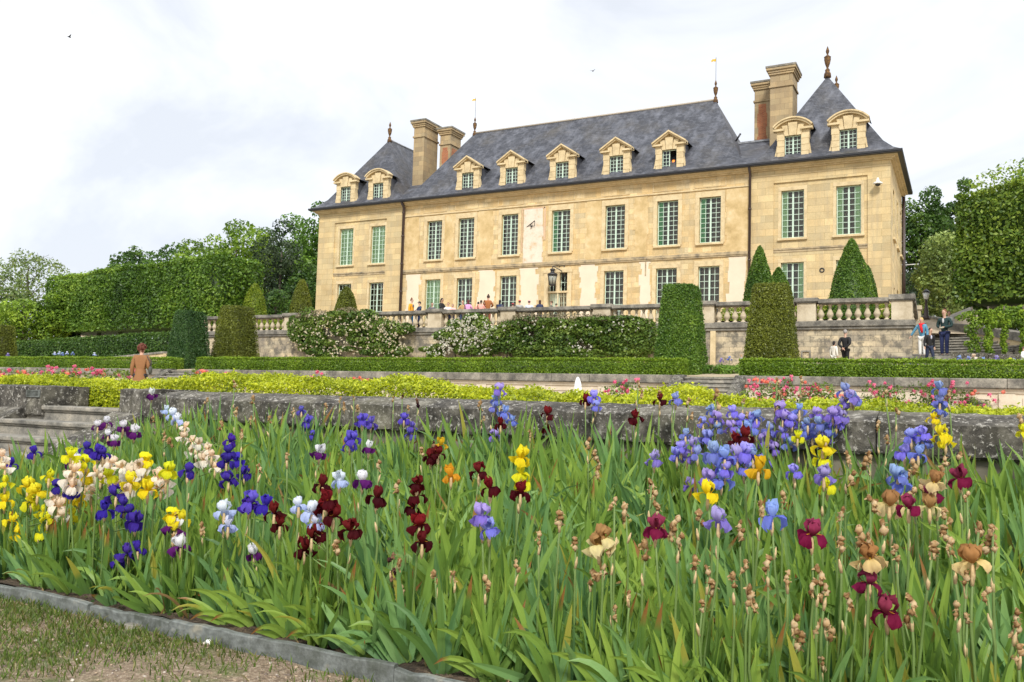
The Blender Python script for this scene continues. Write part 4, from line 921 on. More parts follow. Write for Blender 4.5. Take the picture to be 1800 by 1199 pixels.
tree(486, 640, 396, 76, 104, G_CON, 'very dark dense evergreen behind the two small topiary domes', 25, 90, None, .26, 17000, -.95, (.6, 1.05), 1.08)
tree(507, 620, 378, 88, 92, G_MID, 'airy green tree with a spiky top behind the dark evergreen', 26, 80, None, .32, 12000, -.6, (.45, 1.15))
tree(556, 620, 364, 84, 84, G_MID, 'tall leafy green tree touching the left corner of the château', 27, 90, None, .32, 14000, -.9, (.45, 1.15), 1.1)
tree(535, 640, 460, 74, 96, G_DARK, 'dark green bushy tree just left of the château wall', 29, 70, None, .28, 13000, -.95, (.5, 1.1))
# right background
tree(1805, 640, 500, 58, 110, G_CON, 'dark shrub mass at the right edge under the lime block', 139, 60, None, .24, 12000, -.95, (.6, 1.05), name='bushy_tree')
tree(478, 640, 500, 66, 80, G_DARK, 'dark shrub mass at the foot of the dark evergreen behind the balustrade', 140, 50, None, .22, 10000, -.95, (.6, 1.05), name='bushy_tree')
tree(1622, 600, 328, 72, 86, G_DARK, 'dark green tree standing against the right side of the château', 31, 95, None, .30, 17000, -.95, (.5, 1.12), 1.1)
tree(1688, 600, 322, 80, 66, G_DARK, 'dark green pointed tree behind the pale leafy tree', 32, 80, None, .32, 14000, -.95, (.5, 1.12), 1.1)
tree(1654, 600, 352, 76, 60, G_DARK, 'lower dark tree in the gap between the two pointed dark trees', 36, 60, None, .30, 9000, -.95, (.5, 1.12), 1.05)
tree(1662, 590, 400, 52, 88, [(.10, .15, .04), (.19, .27, .07), (.32, .42, .11), (.45, .55, .2)], 'light green leafy tree with drooping branches above the lamp post', 33, 80, None, .20, 14000, -.95, (.5, 1.15))
tree(1775, 560, 276, 66, 120, [(.11, .18, .02), (.22, .32, .035), (.36, .48, .06), (.50, .60, .10)], 'tall light green tree with open ragged top in the upper right corner', 34, 70, None, .28, 7500, -.5, (.3, 1.25), trunkr=.3)
tree(1722, 560, 334, 62, 60, [(.09, .14, .02), (.18, .26, .03), (.32, .42, .06), (.45, .54, .1)], 'light green tree filling behind the left corner of the right lime block', 35, 60, None, .26, 10000, -.8)
tree(1835, 560, 268, 70, 110, G_MID, 'green tree partly cut by the right edge of the picture', 37, 70, None, .30, 10000, -.7)
tree(1650, 596, 455, 62, 120, G_CON, 'very dark undergrowth tree behind the lamp post', 38, 60, None, .24, 14000, -.95, (.6, 1.05))
tree(1745, 590, 480, 58, 130, G_CON, 'dark shrub mass under the right lime block', 39, 60, None, .24, 12000, -.95, (.6, 1.05), name='bushy_tree')

def hedge_box(corners_a, corners_b, z0a, z1a, z0b, z1b, th, n, leaf, pal, seed, jit=.8, wav=.06, tl=1.0, roundz=.0, aspect=.6, camp=.20):
    """upright slab hedge from plan point a to b; returns V, col and an inner core"""
    r = np.random.default_rng(seed); a, b = np.array(corners_a[:2]), np.array(corners_b[:2]); L = np.linalg.norm(b-a); d = (b-a)/L; nn = np.array([d[1], -d[0]])
    h = (z1a-z0a+z1b-z0b)/2; A = np.array([L*h*1.0, L*h*.35, L*th, h*th, h*th]); k = r.choice(5, n, p=A/A.sum())
    u, v, w_ = r.uniform(0, 1, n), r.uniform(0, 1, n), r.uniform(-.5, .5, n)
    nv = np.zeros((n, 3)); w_[k == 0] = .5; w_[k == 1] = -.5; v[k == 2] = 1; u[k == 3] = 0; u[k == 4] = 1
    nv[k == 0, :2] = nn; nv[k == 1, :2] = -nn; nv[k == 2, 2] = 1; nv[k == 3, :2] = -d; nv[k == 4, :2] = d
    za, zb = z0a+(z0b-z0a)*u, z1a+(z1b-z1a)*u
    if roundz:   # soften the top edge
        m = (v > 1-roundz) & (k < 2); w_[m] *= 1-.5*((v[m]-1+roundz)/roundz)**2
    pts = np.stack([a[0]+d[0]*L*u+nn[0]*th*w_, a[1]+d[1]*L*u+nn[1]*th*w_, za+(zb-za)*v], 1)
    pts += nv*(wav*fnoise(pts, 2.2/max(.4, h/2))[:, None]+r.normal(0, leaf*.45, n)[:, None])
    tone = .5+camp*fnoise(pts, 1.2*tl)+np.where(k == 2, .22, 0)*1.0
    V, col = leaves(pts, nv+np.array([0, 0, .25]), leaf, pal, r, jit, aspect, tone, .15)
    i = min(th*.42, leaf*.9+wav*2.3); q = []
    for uu in (i/L, 1-i/L):
        for ww in (-.5+i/th, .5-i/th):
            for vv in (0, 1):
                p = a+d*L*uu+nn*th*ww; q.append((p[0], p[1], (z0a+(z0b-z0a)*uu) if vv == 0 else (z1a+(z1b-z1a)*uu-i)))
    f = [(0, 1, 3, 2), (4, 6, 7, 5), (0, 4, 5, 1), (2, 3, 7, 6), (1, 5, 7, 3), (0, 2, 6, 4)]
    return V, col, [np.array(q), np.array(f), np.tile(np.array(pal[1])*.8, (8, 1))]
def hedge(name, a, b, z, th, n, leaf, pal, seed, label, cat='hedge', group=None, **k):
    V, col, core = hedge_box(a, b, z[0], z[1], z[2], z[3], th, n, leaf, pal, seed, **k)
    loc = np.array([(a[0]+b[0])/2, (a[1]+b[1])/2, z[0]]); core[0] = core[0]-loc
    return tag(foliage(name, V, col, None, loc, core=core), label, cat, group)
# clipped lime rows
def lime_row(a, b, z, th, n, seed, label, trunks, zg, leaf=.20, pal=G_MID):
    e_ = tag(empty('clipped_lime_row', ((a[0]+b[0])/2, (a[1]+b[1])/2, zg)), label, 'hedge')
    V, col, core = hedge_box(a, b, z[0], z[1], z[2], z[3], th, n, leaf, pal, seed, .9, .16, .6, roundz=.12, camp=.36); w0 = np.array(wpos(e_)); core[0] = core[0]-w0
    foliage('clipped_crown', V, col, e_, core=core)
    for i in range(trunks):
        u = (i+.5)/trunks; p = Vector((a[0]+(b[0]-a[0])*u, a[1]+(b[1]-a[1])*u, zg))-Vector(w0); mb = MB(); mb.tube([p, p+Vector((.05, 0, 2.4))], [.2, .15], 8); mb.build('trunk', M['bark'], e_)
    return e_
La, Lb = P(124, 545, D=73), P(418, 515, D=58)
zt_a, zb_a = P(98, 493, D=73)[2], P(98, 588, D=73)[2]; zt_b, zb_b = P(422, 456, D=58)[2], P(422, 578, D=58)[2]
lime_row(La, Lb, (zb_a, zt_a, zb_b, zt_b), 4.0, 42000, 41, 'long clipped lime row like a green wall left of the château', 7, 2.2, .22, [(.022, .058, .008), (.07, .15, .015), (.14, .255, .026), (.32, .46, .06)])
zt, zb = P(1712, 362, Y=43)[2], P(1712, 545, Y=43)[2]
Ra, Rb = P(1722, 450, Y=43), P(1920, 450, Y=41.5)
lime_row(Ra, Rb, (zb, zt, zb+.1, zt+.25), 5.5, 26000, 42, 'clipped block of lime trees at the right edge behind the leafy arches', 3, 4.0, .17, [(.018, .045, .006), (.05, .11, .012), (.12, .20, .02), (.30, .40, .05)])
# dark low hedge on the left and its ramp kerb
a, b = P(22, 612, D=63), P(318, 600, D=52)
hedge('dark_hedge', a, b, (P(22, 632, D=63)[2]-.3, P(22, 604, D=63)[2], P(318, 625, D=52)[2]-.4, P(318, 586, D=52)[2]), 1.3, 26000, .14, G_DARK, 43, 'long dark hornbeam hedge behind the woman in the brown coat', wav=.06, roundz=.15)
wallpath('ramp_kerb', [tuple(P(185, 629, D=54)), tuple(P(292, 618, D=49.5))], .8, .3, None, 'pale sloping kerb of the ramp between the dark hedge and the box hedge', 'kerb', 'trim', 'steps', .12)
# box hedges of the middle terrace
for x0, x1, lab, s in ((-62, -36.05, 'clipped green box hedge on the middle terrace, left stretch beyond the brown coat', 51), (-34.1, -9.15, 'clipped green box hedge on the middle terrace, long stretch under the climbing roses', 52), (-7.05, 7, 'clipped green box hedge on the middle terrace, right stretch below the stairs and people', 53)):
    hedge('box_hedge', (x0, 31.05), (x1, 31.05), (1.02, 1.70, 1.02, 1.70 if s < 53 else 1.66), .95, int((x1-x0)*2900), .065, G_BOX, s, lab, group='box hedges on the middle terrace', wav=.035, tl=2, roundz=.3)
# yellow-green hedge behind the near wall: small sprigs on a lumpy body
def sprig_hedge():
    r = np.random.default_rng(61); n = 200000
    x = r.uniform(-17, 5.5, n); t = r.uniform(0, 1, n); y = np.where(t < .6, 7.25+1.25*r.uniform(0, 1, n), 7.25); zt = .085+.06*fnoise(np.stack([x, y*.7, 0*x], 1), 2.1)+.03*fnoise(np.stack([x, y, 0*x], 1), 7)
    zt += .13*np.exp(-((x+7.8)/1.0)**2)+.07*np.exp(-((x+5.6)/.9)**2)+.05*np.exp(-((x+2.3)/.35)**2)-.06*np.exp(-((x+1.7)/.4)**2)-.05*np.exp(-((x+4.1)/.7)**2)-.07*(x > -1.4)
    edge = np.minimum(1, (y-7.25)/.22); edge2 = np.minimum(1, (8.5-y)/.22)
    z = np.where(t < .6, zt-.10*(1-edge)**2-.10*(1-edge2)**2, -.42+(zt+.40)*r.uniform(0, 1, n)**.8)
    # recess with bare soil behind the near steps
    rec = x > 99; z = np.where(rec & (y < 7.7), np.minimum(z, -.28), z)
    far = np.where(rec, 7.7, 7.25); y = np.where((t >= .6) & rec, 7.7+.0*y, y); z = np.where((t >= .6) & rec, -.3+(zt+.3)*r.uniform(0, 1, n), z)
    keep = ~(rec & (y < 7.69))
    pts = np.stack([x, y, z], 1)[keep]; tt = t[keep]; zz = zt[keep]
    nrm = np.where((tt < .6)[:, None], np.array([[0, -.2, 1.0]]), np.array([[0, -1.0, .3]]))
    pts += unit(nrm)*(.05*fnoise(pts, 7)[:, None]+r.normal(0, .018, len(pts))[:, None])
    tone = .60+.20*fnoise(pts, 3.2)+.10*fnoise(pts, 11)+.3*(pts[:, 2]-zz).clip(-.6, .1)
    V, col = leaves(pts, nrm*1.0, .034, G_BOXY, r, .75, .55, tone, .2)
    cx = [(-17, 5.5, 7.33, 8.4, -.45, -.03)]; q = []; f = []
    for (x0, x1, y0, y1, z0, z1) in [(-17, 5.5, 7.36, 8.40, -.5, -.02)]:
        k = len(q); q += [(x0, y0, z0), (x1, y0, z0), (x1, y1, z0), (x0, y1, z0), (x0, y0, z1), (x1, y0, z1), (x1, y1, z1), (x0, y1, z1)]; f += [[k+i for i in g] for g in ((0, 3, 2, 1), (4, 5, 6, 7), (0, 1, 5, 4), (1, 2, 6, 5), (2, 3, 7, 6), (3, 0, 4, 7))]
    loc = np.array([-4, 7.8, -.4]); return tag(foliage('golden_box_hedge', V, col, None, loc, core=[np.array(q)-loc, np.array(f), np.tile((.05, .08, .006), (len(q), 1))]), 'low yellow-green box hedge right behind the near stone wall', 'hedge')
sprig_hedge()

# ---- topiary
def topiary(kind, l, r_, ytop, ybot, Y, z0, pal, label, tl=None, tr=None, seed=1, n=14000, leaf=.085, depth=1.0):
    a, b = P(l, ybot, Y=Y), P(r_, ybot, Y=Y); zt = P((l+r_)/2, ytop, Y=Y)[2]; w_ = abs(b[0]-a[0]); H = zt-z0; r = np.random.default_rng(seed)
    if kind == 'pyramid': w_ /= (1+abs((a[0]+b[0])/2)/Y)*(.94 if a[0] > -20 else .80); cx, cy = min(a[0], b[0])+w_/2, Y+w_/2
    else: w_ /= math.hypot(1, (a[0]+b[0])/2/Y); cx, cy = (a[0]+b[0])/2, Y
    n2 = n
    if kind == 'pyramid':
        wt = w_*.64; u = r.uniform(-1, 1, n2); v = r.uniform(0, 1, n2); f = r.integers(0, 5, n2); f = np.where(r.uniform(0, 1, n2) < .06, 4, f % 4)
        hw = (w_/2+(wt/2-w_/2)*v)*np.where(v > .93, 1-.8*(v-.93), 1); X = np.select([f == 0, f == 1, f == 2, f == 3, f == 4], [u*hw, hw, u*hw, -hw, u*wt/2*.95]); Yv = np.select([f == 0, f == 1, f == 2, f == 3, f == 4], [-hw, u*hw, hw, u*hw, r.uniform(-1, 1, n2)*wt/2*.95]); Z = np.where(f == 4, H, v*H)
        nr = np.stack([np.select([f == 1, f == 3], [1., -1.], 0), np.select([f == 0, f == 2], [-1., 1.], 0), np.where(f == 4, 1, .15)], 1)
        q = []; 
        for z, s in ((0, w_/2-.1), (H-.12, wt/2-.1)): q += [(-s, -s, z), (s, -s, z), (s, s, z), (-s, s, z)]
        cf = [(0, 3, 2, 1), (4, 5, 6, 7), (0, 1, 5, 4), (1, 2, 6, 5), (2, 3, 7, 6), (3, 0, 4, 7)]
    else:
        wb = [w_]
        def rad(v): return wb[0]/2*np.clip((1-np.clip(v, 0, 1)**(1.75 if kind == 'dome' else 1.35)), 0, 1)**(.62 if kind == 'dome' else .74)
        v0 = min(.6, max(0, (a[2]-z0)/H)); wb[0] = w_*(w_/2)/max(.05, float(rad(v0)))
        v = r.uniform(0, 1, n2)**.85; th = r.uniform(0, 6.283, n2); rr = rad(v); X, Yv, Z = rr*np.cos(th), rr*np.sin(th), v*H
        nr = np.stack([np.cos(th), np.sin(th), .25+v*1.2], 1); q = []; cf = []; S_ = 12
        for j, vv in enumerate((0, .3, .6, .8, .93)):
            for i in range(S_): t = 6.283*i/S_; q.append(((rad(vv)-.08)*math.cos(t), (rad(vv)-.08)*math.sin(t), vv*H*.98))
        for j in range(4):
            for i in range(S_): k = (i+1) % S_; cf.append((j*S_+i, j*S_+k, (j+1)*S_+k, (j+1)*S_+i))
        cf.append((48, 51, 54, 57)); cf.append((48, 57, 58, 59))
    pts = np.stack([X, Yv, Z], 1); nr = unit(nr); pts += nr*(.035*fnoise(pts, 2.5)[:, None]+r.normal(0, .025, n2)[:, None])
    tone = .48+.20*fnoise(pts+seed*3.7, 1.5)+.1*fnoise(pts, 6)
    V, col = leaves(pts, nr, leaf, pal, r, .75, .5, tone, .15)
    e_ = tag(empty('topiary_'+kind, (cx, cy, z0)), label, 'topiary'); 
    me = quad_mesh('clipped_foliage', V, col, M['leaf'], [np.array(q), np.array(cf), np.tile(np.array(pal[1])*.8, (len(q), 1))])
    linkobj('clipped_foliage', me, e_); mb = MB(); mb.tube([(0, 0, -.3), (0, 0, H*.4)], .1, 6); mb.build('trunk', M['bark'], e_)
    return e_
topiary('pyramid', 1145, 1243, 498, 660, 31.6, 1.05, G_YEW, 'tall clipped green yew pyramid at the left of the small flight of steps', seed=1, n=26000)
topiary('pyramid', 1303, 1405, 496, 633, 33.8, 1.25, G_YEW2, 'olive-brown clipped yew pyramid in front of the retaining wall right of the steps', seed=2, n=24000)
topiary('pyramid', 287, 357, 545, 652, 31.6, 1.05, [(.018,.055,.016),(.038,.10,.024),(.075,.155,.036),(.13,.22,.055)], 'dark green clipped yew pyramid beside the woman in the brown coat', seed=3, n=20000)
topiary('pyramid', 366, 443, 536, 633, 34, 1.3, G_YEW2, 'brownish clipped yew pyramid against the left end of the retaining wall', seed=4, n=20000)
topiary('pyramid', -28, 22, 571, 634, 34, 1.3, G_YEW2, 'dark clipped yew pyramid cut by the left edge of the picture', seed=5, n=12000)
for (k, l, r_, t, b, Y, pal, lab, s) in (
    ('dome', 424, 469, 499, 551, 43, G_YEW3, 'rounded yew dome on the terrace, leftmost of the small ones', 6),
    ('dome', 509, 549, 492, 550, 42.5, G_YEW2, 'narrow olive yew dome between the left dome and the château corner', 7),
    ('dome', 588, 628, 505, 548, 42, G_YEW2, 'small yew dome in front of the left pavilion ground floor window', 8),
    ('cone', 1307, 1363, 434, 526, 42, G_YEW, 'tall green yew cone on the terrace beside the right downpipe', 9),
    ('cone', 1343, 1394, 471, 526, 44.5, G_YEW, 'slim green yew cone half hidden behind the olive pyramid', 10),
    ('cone', 1458, 1537, 421, 522, 41, G_YEW, 'large green yew cone in front of the right pavilion', 11),
    ('cone', 1508, 1542, 468, 522, 44, G_YEW, 'narrow yew cone partly hidden behind the large cone', 12)):
    topiary(k, l, r_, t, b, Y, T3, pal, lab, seed=s, n=13000, leaf=.095)
# dark clipped hedge seen through the balusters on the right and left
hedge('terrace_hedge', (-10.2, 41.2), (-2.2, 41.2), (T3, T3+.78, T3, T3+.78), .9, 9000, .09, G_YEW3, 71, 'low dark hedge just behind the right bays of the balustrade')
hedge('terrace_hedge', (-43, 41.5), (-36.5, 41.5), (T3, T3+.75, T3, T3+.75), .9, 6000, .09, G_YEW3, 72, 'low hedge just behind the left bays of the balustrade')

# ---- climbing roses
def rose_blooms(pts, size, pal, seed, per=7):
    r = np.random.default_rng(seed); n = len(pts); P_ = np.repeat(pts, per, 0)+r.normal(0, size*.22, (n*per, 3)); d = unit(P_-np.repeat(pts, per, 0)+np.array([0, -.02, .01]))
    return leaves(P_, d, size*.62, pal, r, .5, .9, r.uniform(.2, .9, n*per), .3)
WHITE = [(.62, .58, .42), (.78, .76, .64), (.85, .84, .78)]; CREAM = [(.72, .58, .38), (.80, .72, .52), (.84, .80, .68)]
G_ROSE = [(.035, .078, .012), (.085, .155, .022), (.16, .245, .038), (.26, .34, .065)]; G_ROSE2 = [(.035, .05, .016), (.075, .09, .03), (.12, .125, .05), (.18, .17, .08)]
def climber(polys, nleaf, nbloom, label, seed, pal, bpal, hot, Y=YB-.35, thick=.55, bsz=.105):
    """polys: list of ellipses in photo pixels (x,y,rx,ry) lying against the wall"""
    bl = []; r = random.Random(seed)
    for (x, y, rx, ry) in polys:
        k = 10
        for _ in range(k):
            a, q = r.uniform(0, 6.28), r.uniform(0, .75)**.6; p = P(x+rx*q*math.cos(a), y+ry*q*math.sin(a), Y=Y-r.uniform(0, thick*.5)); sc = 45/FL
            bl.append((p[0], p[1], p[2], rx*sc*.42*r.uniform(.7, 1.2), thick*.6, ry*sc*.42*r.uniform(.7, 1.2)))
    V, col = blob_leaves(bl, nleaf, .15, pal, seed, .9, (.6, 1.12), aspect=.62)
    base = P(polys[0][0], 640, Y=Y+.1); base[2] = t2z(base[0], base[1]); e_ = tag(empty('climbing_rose', base), label, 'climbing rose'); foliage('leaves', V, col, e_)
    rr = np.random.default_rng(seed+9); pts = []
    for (x, y, rx, ry, w_) in hot:
        m = int(nbloom*w_)
        for _ in range(m):
            a, q = rr.uniform(0, 6.28), rr.uniform(0, 1)**.6; pts.append(P(x+rx*q*math.cos(a), y+ry*q*math.sin(a), Y=Y-thick*.75-rr.uniform(0, .15)))
    V, col = rose_blooms(np.array(pts), bsz, bpal, seed+3); foliage('blossoms', V, col, e_, m=M['petal'])
    mb = MB()
    for k in range(5):
        p = Vector((r.uniform(-1, 1)*.8, .1, 0)); q = p+Vector((r.uniform(-1, 1), .1, r.uniform(.9, 1.6))); mb.tube([p, p.lerp(q, .5)+Vector((.15, 0, 0)), q], [.05, .04, .02], 5)
    mb.build('stems', M['bark'], e_); return e_
climber([(545, 585, 48, 38), (620, 575, 60, 26), (680, 585, 42, 28), (560, 612, 40, 20), (640, 608, 60, 14), (690, 618, 34, 12), (600, 560, 50, 14), (520, 575, 20, 18)], 26000, 380, 'white climbing rose spreading over the wall, left of the bare stone patch', 81, G_ROSE, CREAM, [(560, 590, 58, 42, .32), (670, 582, 48, 26, .30), (620, 566, 60, 16, .14), (685, 615, 34, 15, .14), (590, 612, 60, 18, .10)])
climber([(825, 580, 40, 28), (795, 600, 38, 22), (850, 598, 34, 24), (765, 616, 22, 12)], 17000, 430, 'dense white blossoming rose bush in the middle of the retaining wall', 82, G_ROSE, WHITE, [(828, 576, 44, 24, .45), (800, 598, 46, 24, .30), (850, 600, 28, 26, .13), (768, 615, 26, 12, .12)])
climber([(900, 598, 36, 32), (960, 592, 46, 30), (1020, 598, 46, 32), (1085, 590, 50, 30), (1130, 600, 28, 32), (930, 618, 30, 16), (1000, 622, 60, 10), (1110, 620, 40, 12), (940, 570, 60, 12), (1060, 565, 70, 10)], 34000, 70, 'broad green climbing rose with few white flowers right of the blossoming bush', 83, G_ROSE, WHITE, [(1020, 610, 22, 16, .3), (980, 575, 120, 12, .4), (1100, 572, 40, 12, .2), (930, 600, 40, 25, .1)])
# dusty shoots hanging over the plinth
V, col = blob_leaves([(px2x(x, 560, YB-.4), YB-.45, P(x, y, Y=YB-.4)[2], .8, .25, .28) for x, y in ((925, 560), (955, 562), (985, 563), (1010, 560), (1045, 562), (900, 570), (1085, 565), (560, 553), (540, 556), (610, 549))], 3800, .12, [(.12, .10, .06), (.22, .19, .11), (.30, .26, .15), (.36, .30, .2)], 84)
tag(foliage('rose_shoots', V, col, None, (-20, YB, 4)), 'dry brownish rose shoots reaching over the base of the balustrade', 'climbing rose')

# ---- pink rose bushes in front of the panelled wall
PINK = [(.62, .06, .16), (.80, .16, .30), (.85, .35, .42)]; CORAL = [(.70, .10, .06), (.82, .25, .18), (.85, .4, .3)]
ROSE_ME = {}
for _c in (0, 1):
    for _v in range(3): ROSE_ME[(_c, _v)] = quad_mesh('bloom', *rose_blooms(np.zeros((1, 3)), .13, CORAL if _c else PINK, 400+_v+_c*9, 10), M['petal'])
rb = [(20, 664, 14, 0), (52, 664, 16, 1), (90, 663, 18, 0), (128, 661, 18, 0), (150, 665, 16, 1), (178, 665, 18, 0), (205, 665, 15, 1), (228, 667, 12, 0), (352, 666, 12, 1), (388, 668, 12, 0), (560, 668, 12, 0), (640, 677, 11, 1), (1078, 686, 14, 0), (1105, 684, 14, 0), (1330, 684, 18, 0), (1352, 687, 17, 1), (1372, 682, 16, 0), (1400, 686, 18, 0), (1425, 685, 17, 0), (1448, 685, 15, 1), (1540, 692, 17, 0), (1568, 693, 15, 0), (1630, 688, 16, 0), (1660, 690, 18, 0), (1690, 694, 15, 0), (1712, 697, 13, 1), (1765, 700, 15, 0), (1788, 699, 14, 0), (-8, 664, 14, 1)]
SPOT = lambda x: ('at the left edge' if x < 30 else 'left of the woman in the brown coat' if x < 235 else 'near the left garden stair' if x < 420 else 'in front of the long middle panelled wall' if x < 1200 else 'just right of the garden steps' if x < 1460 else 'below the two tall blue irises at the right' if x < 1720 else 'at the right edge')
for i, (x, y, hp, c) in enumerate(rb):
    D = 26.5 if x > 1000 else 27.5; top = P(x, y-hp*.75, D=D); z0 = t1z(top[0], top[1]); s = .42
    e_ = tag(empty('rose_bush', (top[0], top[1], z0)), f"{'coral' if c else 'pink'} rose bush {SPOT(x)}, {['first','second','third','fourth','fifth','sixth','seventh','eighth'][sum(1 for q in rb if SPOT(q[0])==SPOT(x) and q[0]<x)]} from left", 'rose bush', 'rose bushes before the panelled wall')
    H = max(.5, top[2]-z0); bl = [(top[0]+random.uniform(-.3, .3), top[1]+random.uniform(-.3, .3), z0+H*random.uniform(.3, .9), .26, .26, .24) for _ in range(9)]
    V, col = blob_leaves(bl, 700, .09, G_ROSE, 200+i); foliage('leaves', V, col, e_)
    r = np.random.default_rng(300+i); n = 9+i % 6; pts = np.stack([top[0]+r.normal(0, .28, n), top[1]-.15+r.normal(0, .12, n), z0+H*r.uniform(.55, 1.10, n)], 1)
    for q in pts: linkobj('bloom', ROSE_ME[(c, int(r.integers(0, 3)))], e_, q-np.array(wpos(e_)))
# leafy arches (espaliers) at the right edge
for i, (x, w_, lab) in enumerate(((1709, 24, 'left leafy espalier post in front of the curved steps'), (1738, 17, 'middle leafy espalier post in front of the curved steps'), (1766, 12, 'narrow leafy espalier post near the right edge'), (1800, 12, 'leafy espalier post at the very right edge'))):
    Y = 35.3; bl = []; r = random.Random(i+5)
    for k in range(16): y = 618-k*4.6; p = P(x+r.uniform(-w_*.3, w_*.3)*(1.6 if y < 575 else .9), y, Y=Y); bl.append((p[0], p[1], p[2], w_*.0058*r.uniform(.8, 1.4)*(1.5 if y < 575 else 1), .16, .10))
    b0 = P(x, 621, Y=Y); e_ = tag(empty('espalier', b0), lab, 'espalier', 'leafy espaliers on the right'); V, col = blob_leaves(bl, 1500, .10, G_LIME, 500+i, .8, (.3, 1.3)); foliage('leaves', V, col, e_); mb = MB(); mb.tube([(0, 0, -.4), (0, 0, 1.7)], .03, 5); mb.build('trunk', M['bark'], e_)
a, b = P(1752, 560, Y=36.2), P(1860, 560, Y=36.2); hedge('arched_hedge', a, b, (P(1755, 575, Y=36.2)[2], P(1755, 543, Y=36.2)[2], P(1755, 577, Y=36.2)[2], P(1755, 541, Y=36.2)[2]), .6, 6500, .10, G_LIME, 77, 'light green trained hedge joining the espalier posts at the right edge', wav=.1)
# greenery at the head of the middle steps
V, col = blob_leaves([(px2x(x, 650, 33.2), 33.2+random.uniform(-.5, .5), t2z(0, 33.2)+.08, .35, .4, .22) for x in range(1243, 1300, 7)], 2600, .22, G_MID, 91, .5, aspect=.18)
tag(foliage('border_plants', V, col, None, (-9, 37, 1.6)), 'green strap-leaved plants at the foot of the retaining wall above the garden steps', 'plants', kind='stuff')
# ================================================================== PEOPLE
def colmat(name, c, rough=.8, var=.06): return plain(name, c, rough, 0, var, 30)
_cm = {}
def cloth(c):
    k = tuple(round(x, 3) for x in c)
    if k not in _cm: _cm[k] = colmat('cloth', k)
    return _cm[k]
def skinned(verts, edges, radii, name, m, root=0, sub_=1):
    me = bpy.data.meshes.new(name); me.from_pydata(verts, edges, []); o = bpy.data.objects.new(name, me); C.objects.link(o)
    md = o.modifiers.new('s', 'SKIN'); md.use_smooth_shade = True; sv = me.skin_vertices[0].data
    for i, r in enumerate(radii): sv[i].radius = (r, r) if not hasattr(r, '__len__') else r; sv[i].use_root = (i == root)
    if sub_: s = o.modifiers.new('u', 'SUBSURF'); s.levels = s.render_levels = sub_
    dg = bpy.context.evaluated_depsgraph_get(); out = bpy.data.meshes.new_from_object(o.evaluated_get(dg)); bpy.data.objects.remove(o); bpy.data.meshes.remove(me)
    out.name = name; out.materials.clear(); out.materials.append(m)
    for p in out.polygons: p.use_smooth = True; p.material_index = 0
    return out
def merge(me, mb, mats):
    """append MB geometry to a mesh, as extra material slots"""
    bm = bmesh.new(); bm.from_mesh(me); k = len(me.materials); t = mb.mesh('t', mats); n = len(bm.faces); bm.from_mesh(t); bm.faces.ensure_lookup_table()
    for f, q in zip(bm.faces[n:], t.polygons): f.material_index = q.material_index+k
    bm.to_mesh(me); bm.free(); bpy.data.meshes.remove(t)
    for m in mats: me.materials.append(m)
SKINS = [(.58, .36, .26), (.40, .24, .16), (.62, .42, .32)]
_eye = None
